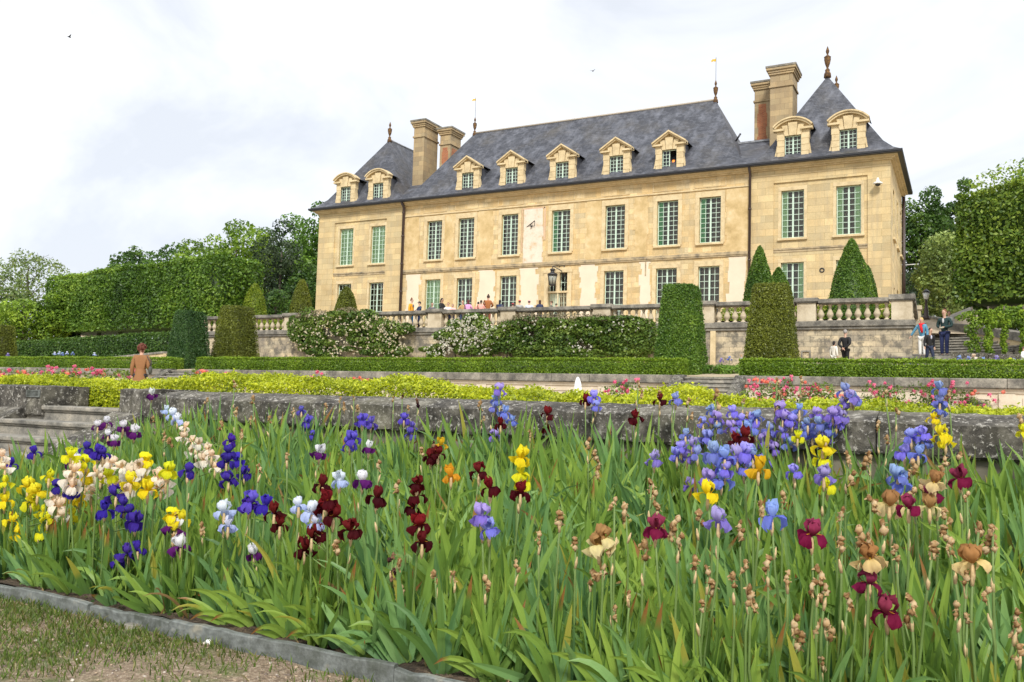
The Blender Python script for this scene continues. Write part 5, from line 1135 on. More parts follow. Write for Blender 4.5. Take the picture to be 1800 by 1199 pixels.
def person(loc, H, face, label, top=(.1, .1, .1), legs=(.03, .04, .09), hair=(.04, .025, .015), hairstyle='short', arms='down', coat=0.0, walk=0.0, skin=0, shoes=(.03, .03, .03), extra=None, lean=0.0, group=None, inner=None, female=False, hat=None, fingers=True, skirt=None):
    """face: yaw of the looking direction in degrees, 0 looks to -Y (towards the camera side)"""
    global _eye
    if _eye is None: _eye = [plain('eye_dark', (.02, .015, .01), .3), plain('lips', (.42, .14, .12), .5)]
    e_ = tag(empty('person', loc, R_(face)), label, 'person', group); sk = cloth(SKINS[skin]); S_ = H
    sw = .108 if not female else .096; L = lean
    def T(x, y, z):      # lean the upper body forwards (-Y)
        if z > .53: y -= (z-.53)*L
        return (x*S_, y*S_, z*S_)
    step = walk
    J = dict(pel=(0, 0, .53), wst=(0, 0, .61), chs=(0, .004, .72), nkb=(0, .006, .82), nk=(0, -.002, .86), hd0=(0, -.006, .90), hd1=(0, -.010, .945), hd2=(0, -.004, .98))
    for s, n in ((-1, 'l'), (1, 'r')):
        J['sh'+n] = (s*sw, .004, .80); ph = s*step
        J['hp'+n] = (s*.052, 0, .49); J['kn'+n] = (s*.052, -.03-.09*ph if ph > 0 else -.01+.03*ph*-1, .275); J['an'+n] = (s*.052, -.13*ph if ph > 0 else -.20*ph, .045 if ph >= 0 else .075); J['to'+n] = (s*.06, J['an'+n][1]-.085, .02 if ph >= 0 else .03)
        if arms == 'down': J['el'+n] = (s*(sw+.03), .02, .635); J['wr'+n] = (s*(sw+.035), -.015, .50)
        elif arms == 'rail': J['el'+n] = (s*(sw+.05), -.05, .67); J['wr'+n] = (s*(sw-.01), -.15, .645)
        elif arms == 'front': J['el'+n] = (s*(sw+.045), .015, .645); J['wr'+n] = (s*.035, -.105, .615)
        elif arms == 'back': J['el'+n] = (s*(sw+.035), .06, .645); J['wr'+n] = (s*.02, .095, .545)
        elif arms == 'mixed': J['el'+n] = (s*(sw+.03), .02, .635); J['wr'+n] = (s*(sw+.03), -.02, .50) if s > 0 else (s*(sw+.02), -.10, .60)
        elif arms == 'reach': J['el'+n] = (s*(sw+.03), .02, .635) if s > 0 else (s*(sw+.10), -.02, .66); J['wr'+n] = (s*(sw+.03), -.02, .50) if s > 0 else (s*(sw+.17), -.04, .545)
        w_, el = Vector(J['wr'+n]), Vector(J['el'+n]); d = (w_-el).normalized(); J['pm'+n] = tuple(w_+d*.028)
    names = list(J); V = [T(*J[k]) for k in names]; ix = {k: i for i, k in enumerate(names)}
    rad = dict(pel=.045, wst=.038, chs=.044, nkb=.032, nk=.029, hd0=.042, hd1=.048, hd2=.032, sh=.022, hp=.034, kn=.024, an=.019, to=.016, el=.017, wr=.015, pm=.019)
    R = [rad.get(k, rad.get(k[:2]))*S_ for k in names]
    E = [('pel', 'wst'), ('wst', 'chs'), ('chs', 'nkb'), ('nkb', 'nk'), ('nk', 'hd0'), ('hd0', 'hd1'), ('hd1', 'hd2')]
    for n in 'lr': E += [('chs', 'sh'+n), ('sh'+n, 'el'+n), ('el'+n, 'wr'+n), ('wr'+n, 'pm'+n), ('pel', 'hp'+n), ('hp'+n, 'kn'+n), ('kn'+n, 'an'+n), ('an'+n, 'to'+n)]
    E = [(ix[a], ix[b]) for a, b in E]
    if fingers:
        for n, s in (('l', -1), ('r', 1)):
            pm, w_ = Vector(V[ix['pm'+n]]), Vector(V[ix['wr'+n]]); d = (pm-w_).normalized(); side = d.cross(Vector((0, 0, 1)) if abs(d.z) < .8 else Vector((0, 1, 0))).normalized(); dn = d.cross(side)
            for k, (off, ln) in enumerate(((-.011, .030), (-.004, .036), (.004, .034), (.011, .026))):
                a = pm+side*off*S_+d*.018*S_; b = a+d*ln*S_*.55; c = b+(d*.7+dn*.5)*ln*S_*.5; i = len(V); V += [tuple(a), tuple(b), tuple(c)]; R += [.0055*S_, .005*S_, .004*S_]; E += [(ix['pm'+n], i), (i, i+1), (i+1, i+2)]
            a = w_+d*.012*S_+side*.014*S_; b = a+(side*.8+d*.9)*.016*S_; i = len(V); V += [tuple(a), tuple(b)]; R += [.006*S_, .0045*S_]; E += [(ix['wr'+n], i), (i, i+1)]
    body = skinned(V, E, R, 'body', sk)
    hc = Vector(T(0, -.010, .938)); mb = MB()
    mb.ball(hc+Vector((0, .004, .006))*S_, (.043*S_, .052*S_, .060*S_), 12, 10)      # skull
    mb.ball(hc+Vector((0, -.053, -.008))*S_, (.008*S_, .012*S_, .014*S_), 6, 5)     # nose
    for s in (-1, 1): mb.ball(hc+Vector((s*.044, .005, -.004))*S_, (.006*S_, .010*S_, .016*S_), 6, 5)
    mb.mi = 1
    for s in (-1, 1): mb.ball(hc+Vector((s*.017, -.046, .006))*S_, (.007*S_, .005*S_, .004*S_), 6, 4)
    mb.mi = 2; mb.ball(hc+Vector((0, -.047, -.030))*S_, (.014*S_, .006*S_, .004*S_), 6, 4)
    merge(body, mb, [sk]+_eye); linkobj('body', body, e_)
    # hair
    hm = cloth(hair); mb = MB(); n = 14
    mb.ball(hc+Vector((0, .012, .016))*S_, (.049*S_, .054*S_, .058*S_), 12, 9)
    if hairstyle in ('long', 'bob'): z = -.035 if hairstyle == 'bob' else -.075; mb.ball(hc+Vector((0, .026, z*.6))*S_, (.047*S_, .036*S_, (abs(z)+.02)*S_), 10, 8)
    if hairstyle == 'bun': mb.ball(hc+Vector((0, .02, .078))*S_, .024*S_, 8, 6)
    if hairstyle == 'tail': mb.ball(hc+Vector((0, .058, .01))*S_, .018*S_, 8, 6); mb.tube([hc+Vector((0, .06, .01))*S_, hc+Vector((0, .075, -.05))*S_, hc+Vector((0, .06, -.10))*S_], [.016*S_, .018*S_, .006*S_], 6)
    if hairstyle == 'curly':
        rr = random.Random(4)
        for _ in range(46):
            d = Vector((rr.gauss(0, 1), rr.gauss(0, 1)+.35, rr.gauss(0, 1)+.35)).normalized(); 
            if d.y < -.55 and d.z < .5: continue
            mb.ball(hc+Vector((d.x*.056, d.y*.058+.012, d.z*.060+.012))*S_, .020*S_, 6, 5)
    linkobj('hair', mb.mesh('hair', hm), e_)
    if hat:
        mb = MB(); o = hc+Vector((0, .004, .03))*S_; mb.smooth = True; mb.ball(o+Vector((0, 0, .008))*S_, (.053*S_, .058*S_, .040*S_), 12, 8); mb.box(o.x-.035*S_, o.x+.035*S_, o.y-.095*S_, o.y-.04*S_, o.z-.002*S_, o.z+.006*S_); linkobj('cap', mb.mesh('cap', cloth(hat)), e_)
    # top garment, trousers, shoes
    tv = ['wst', 'chs', 'nkb', 'shl', 'ell', 'wrl', 'shr', 'elr', 'wrr', 'pel']; tr = [.066, .080, .050, .047, .036, .028, .047, .036, .028, .070]
    P_ = [T(*J[k]) for k in tv]; P_[2] = T(0, .006, .828)
    if coat: P_[9] = T(0, 0, .50)
    top_me = skinned(P_, [(9, 0), (0, 1), (1, 2), (1, 3), (3, 4), (4, 5), (1, 6), (6, 7), (7, 8)], [r*S_ for r in tr], 'top', cloth(top), root=0); 
    if coat:
        mb = MB(); mb.smooth = True; n = 16; pr = [(.070, .62), (.092, .52), (.106, .40), (.118, .53-coat)]
        for r_, z in pr:
            for i in range(n): t = 6.2832*i/n; mb.v.append((r_*S_*math.cos(t)*1.05, r_*S_*math.sin(t)*.95, z*S_))
        for j in range(3):
            for i in range(n): k = (i+1) % n; mb.face((j*n+i, j*n+k, (j+1)*n+k, (j+1)*n+i))
        mb.face(range(3*n, 4*n)); merge(top_me, mb, [cloth(top)])
    linkobj('coat' if coat else 'jacket' if not female else 'top', top_me, e_)
    if inner: mb = MB(); mb.ball(T(0, -.060, .755), (.022*S_, .022*S_, .055*S_), 8, 6); linkobj('shirt', mb.mesh('shirt', cloth(inner)), e_)
    lv = ['pel', 'hpl', 'knl', 'anl', 'hpr', 'knr', 'anr']; P_ = [T(*J[k]) for k in lv]; linkobj('trousers', skinned(P_, [(0, 1), (1, 2), (2, 3), (0, 4), (4, 5), (5, 6)], [r*S_ for r in (.066, .058, .042, .036, .058, .042, .036)], 'trousers', cloth(legs)), e_)
    for n in 'lr': a, b = Vector(T(*J['an'+n])), Vector(T(*J['to'+n])); mb = MB(); mb.tube([a+Vector((0, .02, -.02))*S_, a.lerp(b, .5)+Vector((0, 0, -.012))*S_, b], [.031*S_, .031*S_, .025*S_], 8); linkobj('shoe', mb.mesh('shoe', cloth(shoes)), e_)
    if extra: extra(e_, T, S_)
    return e_
def scarf(e_, T, S_): mb = MB(); mb.tube([T(-.05, .02, .85), T(0, .05, .86), T(.05, .02, .85), T(.03, -.06, .83), T(-.03, -.06, .84), T(-.05, .02, .85)], .022*S_, 8); mb.tube([T(0, -.075, .83), T(.02, -.09, .74), T(.035, -.085, .62)], [.028*S_, .032*S_, .030*S_], 8); linkobj('scarf', mb.mesh('scarf', cloth((.75, .01, .02))), e_)
def shoulderbag(e_, T, S_):
    mb = MB(); mb.ball(T(-.155, .04, .60), (.030*S_, .055*S_, .065*S_), 10, 8); linkobj('shoulder_bag', mb.mesh('shoulder_bag', cloth((.07, .075, .06))), e_); mb = MB(); mb.tube([T(-.10, .06, .82), T(-.15, .065, .73), T(-.155, .05, .64)], .008*S_, 5); mb.tube([T(-.10, -.02, .82), T(-.15, -.03, .73), T(-.155, .03, .64)], .008*S_, 5); linkobj('strap', mb.mesh('strap', cloth((.05, .05, .04))), e_)
def backpack(c): 
    def f(e_, T, S_): mb = MB(); mb.ball(T(0, .105, .70), (.075*S_, .045*S_, .105*S_), 12, 8); linkobj('backpack', mb.mesh('backpack', cloth(c)), e_)
    return f
def cap_in_hands(e_, T, S_): mb = MB(); mb.ball(T(0, -.135, .60), (.045*S_, .03*S_, .022*S_), 10, 6); linkobj('folded_cap', mb.mesh('folded_cap', cloth((.36, .36, .26))), e_)
def at(px, ytop, Y, z): p = P(px, ytop, Y=Y); return (p[0], p[1], z), max(.7, (p[2]-z))*1.0
# middle terrace and steps
l, h = at(1660, 544, 36.3, LZ); person(l, h/1.0, -25, 'young man in dark green jumper and navy trousers standing on the stair landing', (.010, .035, .035), (.012, .02, .08), (.16, .07, .03), arms='front', inner=(.5, .5, .5), extra=cap_in_hands)
l, h = at(1621, 559, 36.6, LZ); person(l, h, -20, 'blonde woman in a denim jacket, red scarf and white trousers by the corner steps', (.10, .28, .42), (.75, .74, .70), (.55, .38, .14), 'bob', 'reach', female=True, extra=scarf, lean=.12)
zz = LZ-.42; l, h = at(1633, 577, 35.0, zz); person(l, h, 38, 'dark-haired young man in a black jacket walking down the corner steps', (.012, .012, .014), (.012, .02, .05), (.05, .025, .015), 'short', 'down', walk=.7, inner=(.5, .5, .6), lean=.14, extra=backpack((.01, .015, .12)))
l, h = at(1668, 547, 42.5, 3.0); person(l, h, 10, 'person in a white top half hidden behind the man in dark green', (.7, .7, .66), (.05, .05, .05), (.10, .05, .03), female=True, extra=backpack((.05, .04, .04)))
l, h = at(1486, 580, 36.4, t2z(0, 36.4)); person(l, h, 160, 'grey-haired man in a black suit walking away with hands behind his back', (.012, .012, .013), (.010, .010, .012), (.30, .28, .26), 'short', 'back', walk=.3)
l, h = at(1466, 600, 35.6, t2z(0, 35.6)); person(l, h, 150, 'short black-haired woman in a white jacket beside the man in the black suit', (.72, .68, .60), (.68, .66, .6), (.012, .011, .012), 'bob', 'down', female=True)
l, h = at(1303, 630, 33.5, t2z(0, 33.5)); person(l, h*1.02, 120, 'small child in a pale top and blue jeans at the head of the garden steps', (.55, .58, .60), (.12, .20, .32), (.45, .28, .16), 'short', 'front', female=True)
l, h = at(1799, 604, 33.2, t2z(4, 33.2)); person(l, h*.9, 70, 'person in a white top and blue jeans cut off by the right edge', (.75, .75, .75), (.04, .07, .18), (.1, .06, .04), arms='front', female=True)
zc = t1z(0, 18); l, h = at(250, 606, 18.0, zc); person(l, h, 216, 'woman with curly auburn hair in a long camel-brown coat with a dark shoulder bag', (.25, .115, .042), (.04, .04, .05), (.11, .028, .014), 'curly', 'mixed', coat=.30, female=True, extra=shoulderbag)
# white pointed cover among the roses
pp = P(1015, 690, Y=22); pt = P(1015, 669, Y=22); h = pt[2]-pp[2]+.1; mb = MB(); mb.smooth = True; nn = 14
for r_, z in ((.12, 0), (.11, h*.25), (.09, h*.55), (.06, h*.8), (.035, h*.95), (.015, h)):
    for i in range(nn): t = 6.283*i/nn; k = 1+.18*math.sin(3*t+z*3); mb.v.append((r_*k*math.cos(t)*1.0, r_*k*math.sin(t), z))
for j in range(5):
    for i in range(nn): k = (i+1) % nn; mb.face((j*nn+i, j*nn+k, (j+1)*nn+k, (j+1)*nn+i))
o = mb.build('garden_cover', M['white'], None, pp); tag(o, 'small white pointed cloth cover behind the yellow-green hedge, left of the spotlight', 'garden cover')
# group on the terrace
grp = 'school group leaning on the terrace balustrade'
crowd = [
 (724, 525, 39.9, 70, (.80, .36, .02), 'adult in an orange-yellow jacket over a blue top', (.16, .07, .03), 'bun', 'down', dict(inner=(.02, .12, .22), legs=(.02, .10, .2), skin=2)),
 (738, 530.5, 39.6, -60, (.02, .035, .09), 'youth in a dark cap and navy jacket looking left', (.03, .03, .03), 'short', 'rail', dict(hat=(.02, .02, .025))),
 (760, 532, 40.2, 0, (.10, .10, .12), 'small dark-haired child in a grey top', (.06, .03, .02), 'bob', 'rail', {}),
 (777, 524.5, 40.0, 60, (.012, .012, .014), 'woman dressed in black with black hair tied back, facing right', (.010, .009, .009), 'tail', 'rail', dict(female=True, skin=1)),
 (788, 532, 39.55, 0, (.75, .72, .70), 'child with short brown hair in a white shirt leaning on the rail', (.14, .07, .03), 'short', 'rail', {}),
 (796, 534.5, 39.6, 10, (.75, .45, .42), 'child with a red hair band in a pale pink top', (.12, .06, .03), 'bob', 'rail', dict(female=True)),
 (813.5, 528.5, 39.9, -20, (.42, .27, .12), 'light brown-haired child in a tan jacket', (.26, .15, .07), 'bob', 'rail', dict(female=True)),
 (823.5, 527.5, 39.6, 170, (.70, .34, .58), 'long-haired girl in a bright pink jumper', (.10, .02, .02), 'long', 'rail', dict(female=True)),
 (838.5, 530.5, 39.6, 150, (.72, .30, .24), 'dark-haired child leaning over in a salmon jacket', (.02, .015, .015), 'short', 'rail', dict(lean=.25)),
 (846, 528, 39.55, 170, (.85, .38, .32), 'dark-haired child in a coral top left of the tall woman', (.05, .03, .02), 'tail', 'rail', dict(female=True)),
 (858.5, 519, 39.7, 178, (.34, .115, .03), 'tall woman with a hair bun in a belted rust-brown jacket', (.04, .02, .015), 'bun', 'rail', dict(female=True, legs=(.30, .10, .05))),
 (879, 527.5, 39.7, 160, (.02, .035, .09), 'child with long black hair in a navy top', (.015, .012, .012), 'long', 'rail', dict(female=True)),
 (901.5, 533.5, 39.8, 180, (.30, .02, .05), 'smallest child, only a red cap showing above the rail', (.05, .03, .02), 'short', 'rail', dict(hat=(.45, .01, .04))),
 (913.5, 528, 39.6, 180, (.36, .36, .34), 'child in a red cap and grey hooded top', (.05, .03, .02), 'short', 'rail', dict(hat=(.50, .03, .04))),
 (930, 528, 39.65, 175, (.62, .68, .80), 'child in a pink cap and pale blue shirt leaning on the rail', (.04, .025, .02), 'short', 'rail', dict(hat=(.55, .25, .28), lean=.2)),
 (949, 527.5, 39.6, 175, (.02, .03, .08), 'girl with long dark brown hair in a navy jacket leaning forward', (.06, .025, .015), 'long', 'rail', dict(female=True, lean=.15)),
 (969.5, 529, 39.65, -100, (.12, .12, .09), 'child with short brown hair in an olive-grey jacket before the door', (.12, .07, .04), 'short', 'rail', {}),
 (978, 533, 40.0, 180, (.10, .13, .09), 'child in a green-grey hood bending behind the rail before the door', (.08, .08, .05), 'short', 'rail', dict(lean=.3))]
for (x, y, Y, fc, tp, lab, hr, hs, ar, kw) in crowd:
    l, h = at(x, y, Y, T3); kw = dict(kw); kw.setdefault('legs', random.choice([(.02, .03, .08), (.03, .03, .03), (.05, .07, .14)])); person(l, h, fc+26, lab+', on the terrace', tp, hair=hr, hairstyle=hs, arms=ar, group=grp, fingers=False, **kw)
# ================================================================== IRIS BED
LEAFG = [(.085, .18, .035), (.165, .30, .052), (.26, .41, .065), (.38, .53, .09)]
def blades(specs, r):
    """specs rows: x,y,z, azimuth of the fan plane, lean angle, length, width, droop, twist, tone, tip(0 green,1 brown,2 yellow)"""
    s = np.asarray(specs, float); n = len(s); K = 7; t = np.linspace(0, 1, K+1)[None, :]
    az, lean, L, W, dr, tw, tone, tip = [s[:, i][:, None] for i in range(3, 11)]
    ang = lean+dr*np.sign(lean+1e-6)*t**2                       # angle from vertical along the blade
    seg = L/K; a_mid = (ang[:, 1:]+ang[:, :-1])/2
    h = np.concatenate([np.zeros((n, 1)), np.cumsum(np.sin(a_mid)*seg, 1)], 1); v = np.concatenate([np.zeros((n, 1)), np.cumsum(np.cos(a_mid)*seg, 1)], 1)
    ca, sa = np.cos(az), np.sin(az); ctr = np.stack([s[:, 0:1]+h*ca, s[:, 1:2]+h*sa, s[:, 2:3]+v], -1)
    wd = np.where(t < .12, .75+2*t, 1)*np.clip((1-t**2.2), 0, 1)**.75; wd[:, -1] = .02
    # width vector: in the fan plane, normal to the centre line, twisting out of it
    nx = np.stack([np.cos(ang)*ca, np.cos(ang)*sa, -np.sin(ang)], -1); out = np.stack([-sa+0*ang, ca+0*ang, 0*ang], -1); tt = (tw*(.25+t))[..., None]
    wv = nx*np.cos(tt)+out*np.sin(tt); nb = out*np.cos(tt)-nx*np.sin(tt)
    hw = (W*wd/2)[..., None]; Lf, Rt, Md = ctr-wv*hw, ctr+wv*hw, ctr+nb*hw*.22
    V = np.concatenate([np.stack([Lf[:, :-1], Md[:, :-1], Md[:, 1:], Lf[:, 1:]], 2), np.stack([Md[:, :-1], Rt[:, :-1], Rt[:, 1:], Md[:, 1:]], 2)], 1).reshape(-1, 4, 3)
    pal = np.array(LEAFG); k = np.clip(tone, 0, .999)*3; i = k.astype(int)[:, 0]; f = (k-i[:, None]); base = pal[i]*(1-f)+pal[i+1]*f; bl = (np.sin(s[:, 0]*6.1+s[:, 1]*4.7)+.6*np.sin(s[:, 0]*17+tw[:, 0]*5) > .35)[:, None]; base = np.where(bl, base*np.array([.80, .95, 1.9]), base)
    tv = np.broadcast_to(t, (n, K+1))[..., None]; col = base[:, None, :]*(1+.0*tv)
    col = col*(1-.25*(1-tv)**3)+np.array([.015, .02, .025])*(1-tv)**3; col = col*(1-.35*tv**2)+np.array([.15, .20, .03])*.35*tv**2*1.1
    tb = (tip[..., None] == 1)&(tv > .78); ty = (tip[..., None] == 2)&(tv > .45); dry = (tip[..., None] == 3)
    col = np.where(ty, np.array([.34, .33, .05]), col); col = np.where(tb, np.array([.30, .14, .04]), col); col = np.where(dry, np.array([.27, .17, .07])*(.7+.5*tv), col)
    c = np.concatenate([np.stack([col[:, :-1], col[:, :-1], col[:, 1:], col[:, 1:]], 2)]*2, 1).reshape(-1, 4, 3); return V, c
def fan(x, y, z, r, scale=1.0, wild=1.0, n=None):
    out = []; n = n or r.integers(5, 9); az = r.uniform(-.9, .9)+(0 if r.random() < .7 else 1.2); tone = r.uniform(.1, .8); L0 = scale*r.uniform(.40, .60)
    base = r.normal(-.10, .20)
    for i in range(n):
        u = (i/(n-1)-.5)*2; lean = base+u*r.uniform(.42, .85)*wild; L = L0*(1.08-.42*abs(u))*r.uniform(.85, 1.12); p = r.random(); q = r.random()
        tip = 1 if p < .035 else 2 if p < .06 else 3 if p < .064 else 0
        out.append((x+u*.022*math.cos(az)+r.normal(0, .006), y+u*.022*math.sin(az)+r.normal(0, .006), z-.01, az+r.normal(0, .22), lean, L, r.uniform(.036, .058)*scale**.5, r.uniform(.02, .30) if q < .82 else r.uniform(.8, 1.7), r.normal(0, .55), tone+r.normal(0, .12), tip))
    return out
def in_view(x, y, z, m=40):
    a, b, d = to_px((x, y, z)); return d > 0 and -m < a < 1800+m and -m < b < 1199+m*3
r = np.random.default_rng(101); specs = []; cl = []
for _ in range(60000):
    if len(cl) > 1900: break
    x, y = r.uniform(-10.5, 2.6), r.uniform(3.47, 6.52)
    if x < -8.0 and y > 4.75: continue
    if x < -7.7 and y > 5.2: continue
    if not in_view(x, y, bedz(y)+.2, 70): continue
    dens = .130 if (x < -2.6 or y > 4.6) else .155
    if y < 3.75: dens = .13
    if any((x-a)**2+(y-b)**2 < (dens*(.62+.5*r.random()))**2 for a, b in cl[-400:]+cl[:0]): continue
    cl.append((x, y))
for x, y in cl:
    sc = .96+.10*math.sin(x*1.7)+.06*r.normal()+.12*(y > 5.0)+.20*(y > 5.9); 
    if y < 3.8: sc *= .88
    specs += fan(x, y, bedz(y, x), r, sc)
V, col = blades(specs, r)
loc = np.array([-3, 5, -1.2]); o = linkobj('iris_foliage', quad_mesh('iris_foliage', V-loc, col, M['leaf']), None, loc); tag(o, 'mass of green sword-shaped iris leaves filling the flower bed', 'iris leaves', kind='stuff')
# blades flopping over the kerb
specs = []
for (px_, py) in ((330, 1105), (215, 1075), (200, 1068), (290, 1085), (385, 1112), (120, 1050), (395, 1120), (545, 1150), (560, 1160), (60, 1042), (640, 1180)):
    b = P(px_, py, Y=3.46); b[2] = bedz(3.46)
    for k in range(2): specs.append((b[0], b[1], b[2]+.02, -1.57+r.uniform(-.9, .9), r.uniform(.5, .9), r.uniform(.22, .36), r.uniform(.015, .03), r.uniform(.9, 1.5), r.normal(0, .3), .8, r.choice([0, 0, 1, 2, 3])))
V, col = blades(specs, r); loc = np.array([-4, 3.4, -1.3]); o = linkobj('flopped_iris_leaves', quad_mesh('flopped_iris_leaves', V-loc, col, M['leaf']), None, loc); tag(o, 'yellowing and dried iris leaves flopping over the kerb', 'iris leaves', kind='stuff')

# ---- flowers
def petal(pts_c, widths, az, ruf, r, c0, c1, cup=.25, nu=4, veins=0.0):
    """grid petal; pts_c list of (radial, z)"""
    K = len(pts_c); ca, sa = math.cos(az), math.sin(az); G = np.zeros((K, nu+1, 3)); Cc = np.zeros((K, nu+1, 3)); ph = r.uniform(0, 6)
    for j, ((rad, z), w_) in enumerate(zip(pts_c, widths)):
        for i in range(nu+1):
            u = -1+2*i/nu; v = j/(K-1); e = ruf*(math.sin(u*6+ph+v*4)+.6*math.sin(v*9+ph*2+u*3))*v*(.25+.75*abs(u))
            rr = rad-cup*w_*u*u*.8+e; G[j, i] = (rr*ca-u*w_*sa, rr*sa+u*w_*ca, z+e*.8); Cc[j, i] = np.array(c0)*(1-v)+np.array(c1)*v
            Cc[j, i] *= 1+veins*math.sin(i*2.5+j)*.5
    q = []; c = []
    for j in range(K-1):
        for i in range(nu): q.append([G[j, i], G[j, i+1], G[j+1, i+1], G[j+1, i]]); c.append([Cc[j, i], Cc[j, i+1], Cc[j+1, i+1], Cc[j+1, i]])
    return q, c
TYPES = {   # standards base/tip, falls base/tip, beard
 'Y': ((.80, .56, .01), (.88, .76, .04), (.78, .52, .01), (.86, .70, .03), (.80, .40, .0)),
 'P': ((.84, .58, .36), (.88, .78, .62), (.86, .72, .54), (.88, .84, .76), (.85, .35, .05)),
 'V': ((.055, .030, .30), (.085, .050, .46), (.035, .015, .22), (.065, .035, .38), (.35, .30, .5)),
 'B': ((.12, .10, .50), (.17, .15, .62), (.08, .05, .42), (.14, .11, .56), (.6, .5, .4)),
 'L': ((.30, .30, .70), (.44, .47, .84), (.15, .13, .56), (.27, .26, .74), (.75, .70, .6)),
 'R': ((.13, .012, .012), (.18, .014, .016), (.030, .004, .006), (.085, .006, .010), (.60, .25, .02)),
 'M': ((.24, .03, .06), (.32, .05, .10), (.14, .008, .035), (.24, .015, .06), (.75, .40, .02)),
 'W': ((.78, .78, .82), (.84, .84, .86), (.14, .02, .16), (.10, .012, .14), (.7, .6, .3)),
 'K': ((.66, .72, .88), (.82, .85, .90), (.55, .62, .86), (.42, .50, .84), (.8, .8, .6)),
 'G': ((.45, .25, .09), (.40, .22, .08), (.75, .62, .22), (.70, .58, .30), (.75, .5, .05)),
 'O': ((.75, .35, .02), (.80, .42, .02), (.70, .30, .02), (.8, .38, .02), (.7, .4, .02))}
FM = {}
def weld(me):
    bm = bmesh.new(); bm.from_mesh(me); bmesh.ops.remove_doubles(bm, verts=bm.verts, dist=.0004); bm.to_mesh(me); bm.free(); return me
def flower_mesh(ty, var):
    k = (ty, var)
    if k in FM: return FM[k]
    r = np.random.default_rng(hash(ty) % 97 if False else ord(ty)*7+var); s0, s1, f0, f1, bd = TYPES[ty]; q = []; c = []; a0 = r.uniform(0, 6.28)
    op = r.uniform(.6, 1.35); jc = (r.uniform(.82, 1.15, 3) if ty not in 'WKP' else r.uniform(.96, 1.03, 3))*r.uniform(.9, 1.08); s0, s1, f0, f1 = [tuple(min(.9, a*b) for a, b in zip(q_, jc)) for q_ in (s0, s1, f0, f1)]
    for i in range(3):
        az = a0+i*2.094+r.normal(0, .12); jit = r.uniform(.9, 1.12)
        pc = [(.006, 0), (.026*op, .020), (.040*op, .042), (.036*op, .062*jit), (.016*op, .078*jit), (-.006, .080*jit)]
        a, b = petal(pc, [.006, .020, .033, .036, .026, .006], az, .022, r, s0, s1, .32, 6, .14); q += a; c += b
        az = a0+1.047+i*2.094+r.normal(0, .15); dz = r.uniform(.85, 1.15)
        pc = [(.006, .002), (.028, .013), (.047, .009), (.060, -.008*dz), (.066, -.030*dz), (.062, -.050*dz)]
        a, b = petal(pc, [.007, .018, .031, .041, .040, .018], az, .020, r, f0, f1, -.12, 6, .16); q += a; c += b
        ca, sa = math.cos(az), math.sin(az)
        for (ra, rb_, z) in ((.012, .034, .020), (.030, .050, .020)):      # beard
            q.append([[ra*ca-.004*sa, ra*sa+.004*ca, z-.002], [ra*ca+.004*sa, ra*sa-.004*ca, z-.002], [rb_*ca+.003*sa, rb_*sa-.003*ca, z], [rb_*ca-.003*sa, rb_*sa+.003*ca, z]]); c.append([bd]*4)
    me = weld(quad_mesh('flower', np.array(q), np.array(c), M['petal'])); me.polygons.foreach_set('use_smooth', np.ones(len(me.polygons), bool)); FM[k] = me; return me
WPAL = [(.24, .12, .05), (.42, .25, .11), (.60, .41, .21), (.74, .58, .36)]
def withered_mesh(var, dark=False):
    k = ('D', var, dark)
    if k in FM: return FM[k]
    r = np.random.default_rng(900+var+50*dark); q = []; c = []; pal = np.array(WPAL if not dark else [(.02, .01, .015), (.06, .02, .03), (.20, .10, .06), (.4, .25, .14)])
    for b in range(r.integers(2, 4)):
        ctr = np.array([r.normal(0, .011), r.normal(0, .011), .012-b*.034]); rx, rz = r.uniform(.013, .021), r.uniform(.018, .028); n, m = 8, 6
        G = np.zeros((m+1, n, 3))
        for j in range(m+1):
            for i in range(n):
                ph = math.pi*j/m; t = 6.283*i/n; k2 = 1+.45*r.normal()*.6; G[j, i] = ctr+np.array([rx*math.sin(ph)*math.cos(t)*k2, rx*math.sin(ph)*math.sin(t)*k2, -rz*math.cos(ph)*(1+.2*r.normal())])
        tn = r.uniform(.3, 3)
        for j in range(m):
            for i in range(n):
                p = (i+1) % n; q.append([G[j, i], G[j, p], G[j+1, p], G[j+1, i]]); x = min(2.99, max(0, tn+r.normal(0, .7))); ii = int(x); c.append([pal[ii]*(1-x+ii)+pal[ii+1]*(x-ii)]*4)
        for _ in range(3):
            d = unit(r.normal(0, 1, 3)); e1 = ctr+d*rx; w_ = unit(np.cross(d, r.normal(0, 1, 3)))*.008; e2 = e1+d*.018+np.array([0, 0, -.008]); q.append([e1-w_, e1+w_, e2+w_*.6, e2-w_*.3]); c.append([pal[2]]*4)
    me = weld(quad_mesh('withered_bloom', np.array(q), np.array(c), M['petal'])); FM[k] = me; return me
fan_meshes = []
for i in range(6):
    V, col = blades(fan(0, 0, 0, r, .92, 1.0, 6), r); fan_meshes.append(quad_mesh('leaf_fan', V, col, M['leaf']))
M['stalk'] = plain('iris_stalk', (.12, .19, .045), .6, 0, .2, 12); M['spathe'] = plain('papery_spathe', (.52, .38, .20), .8, 0, .25, 60)
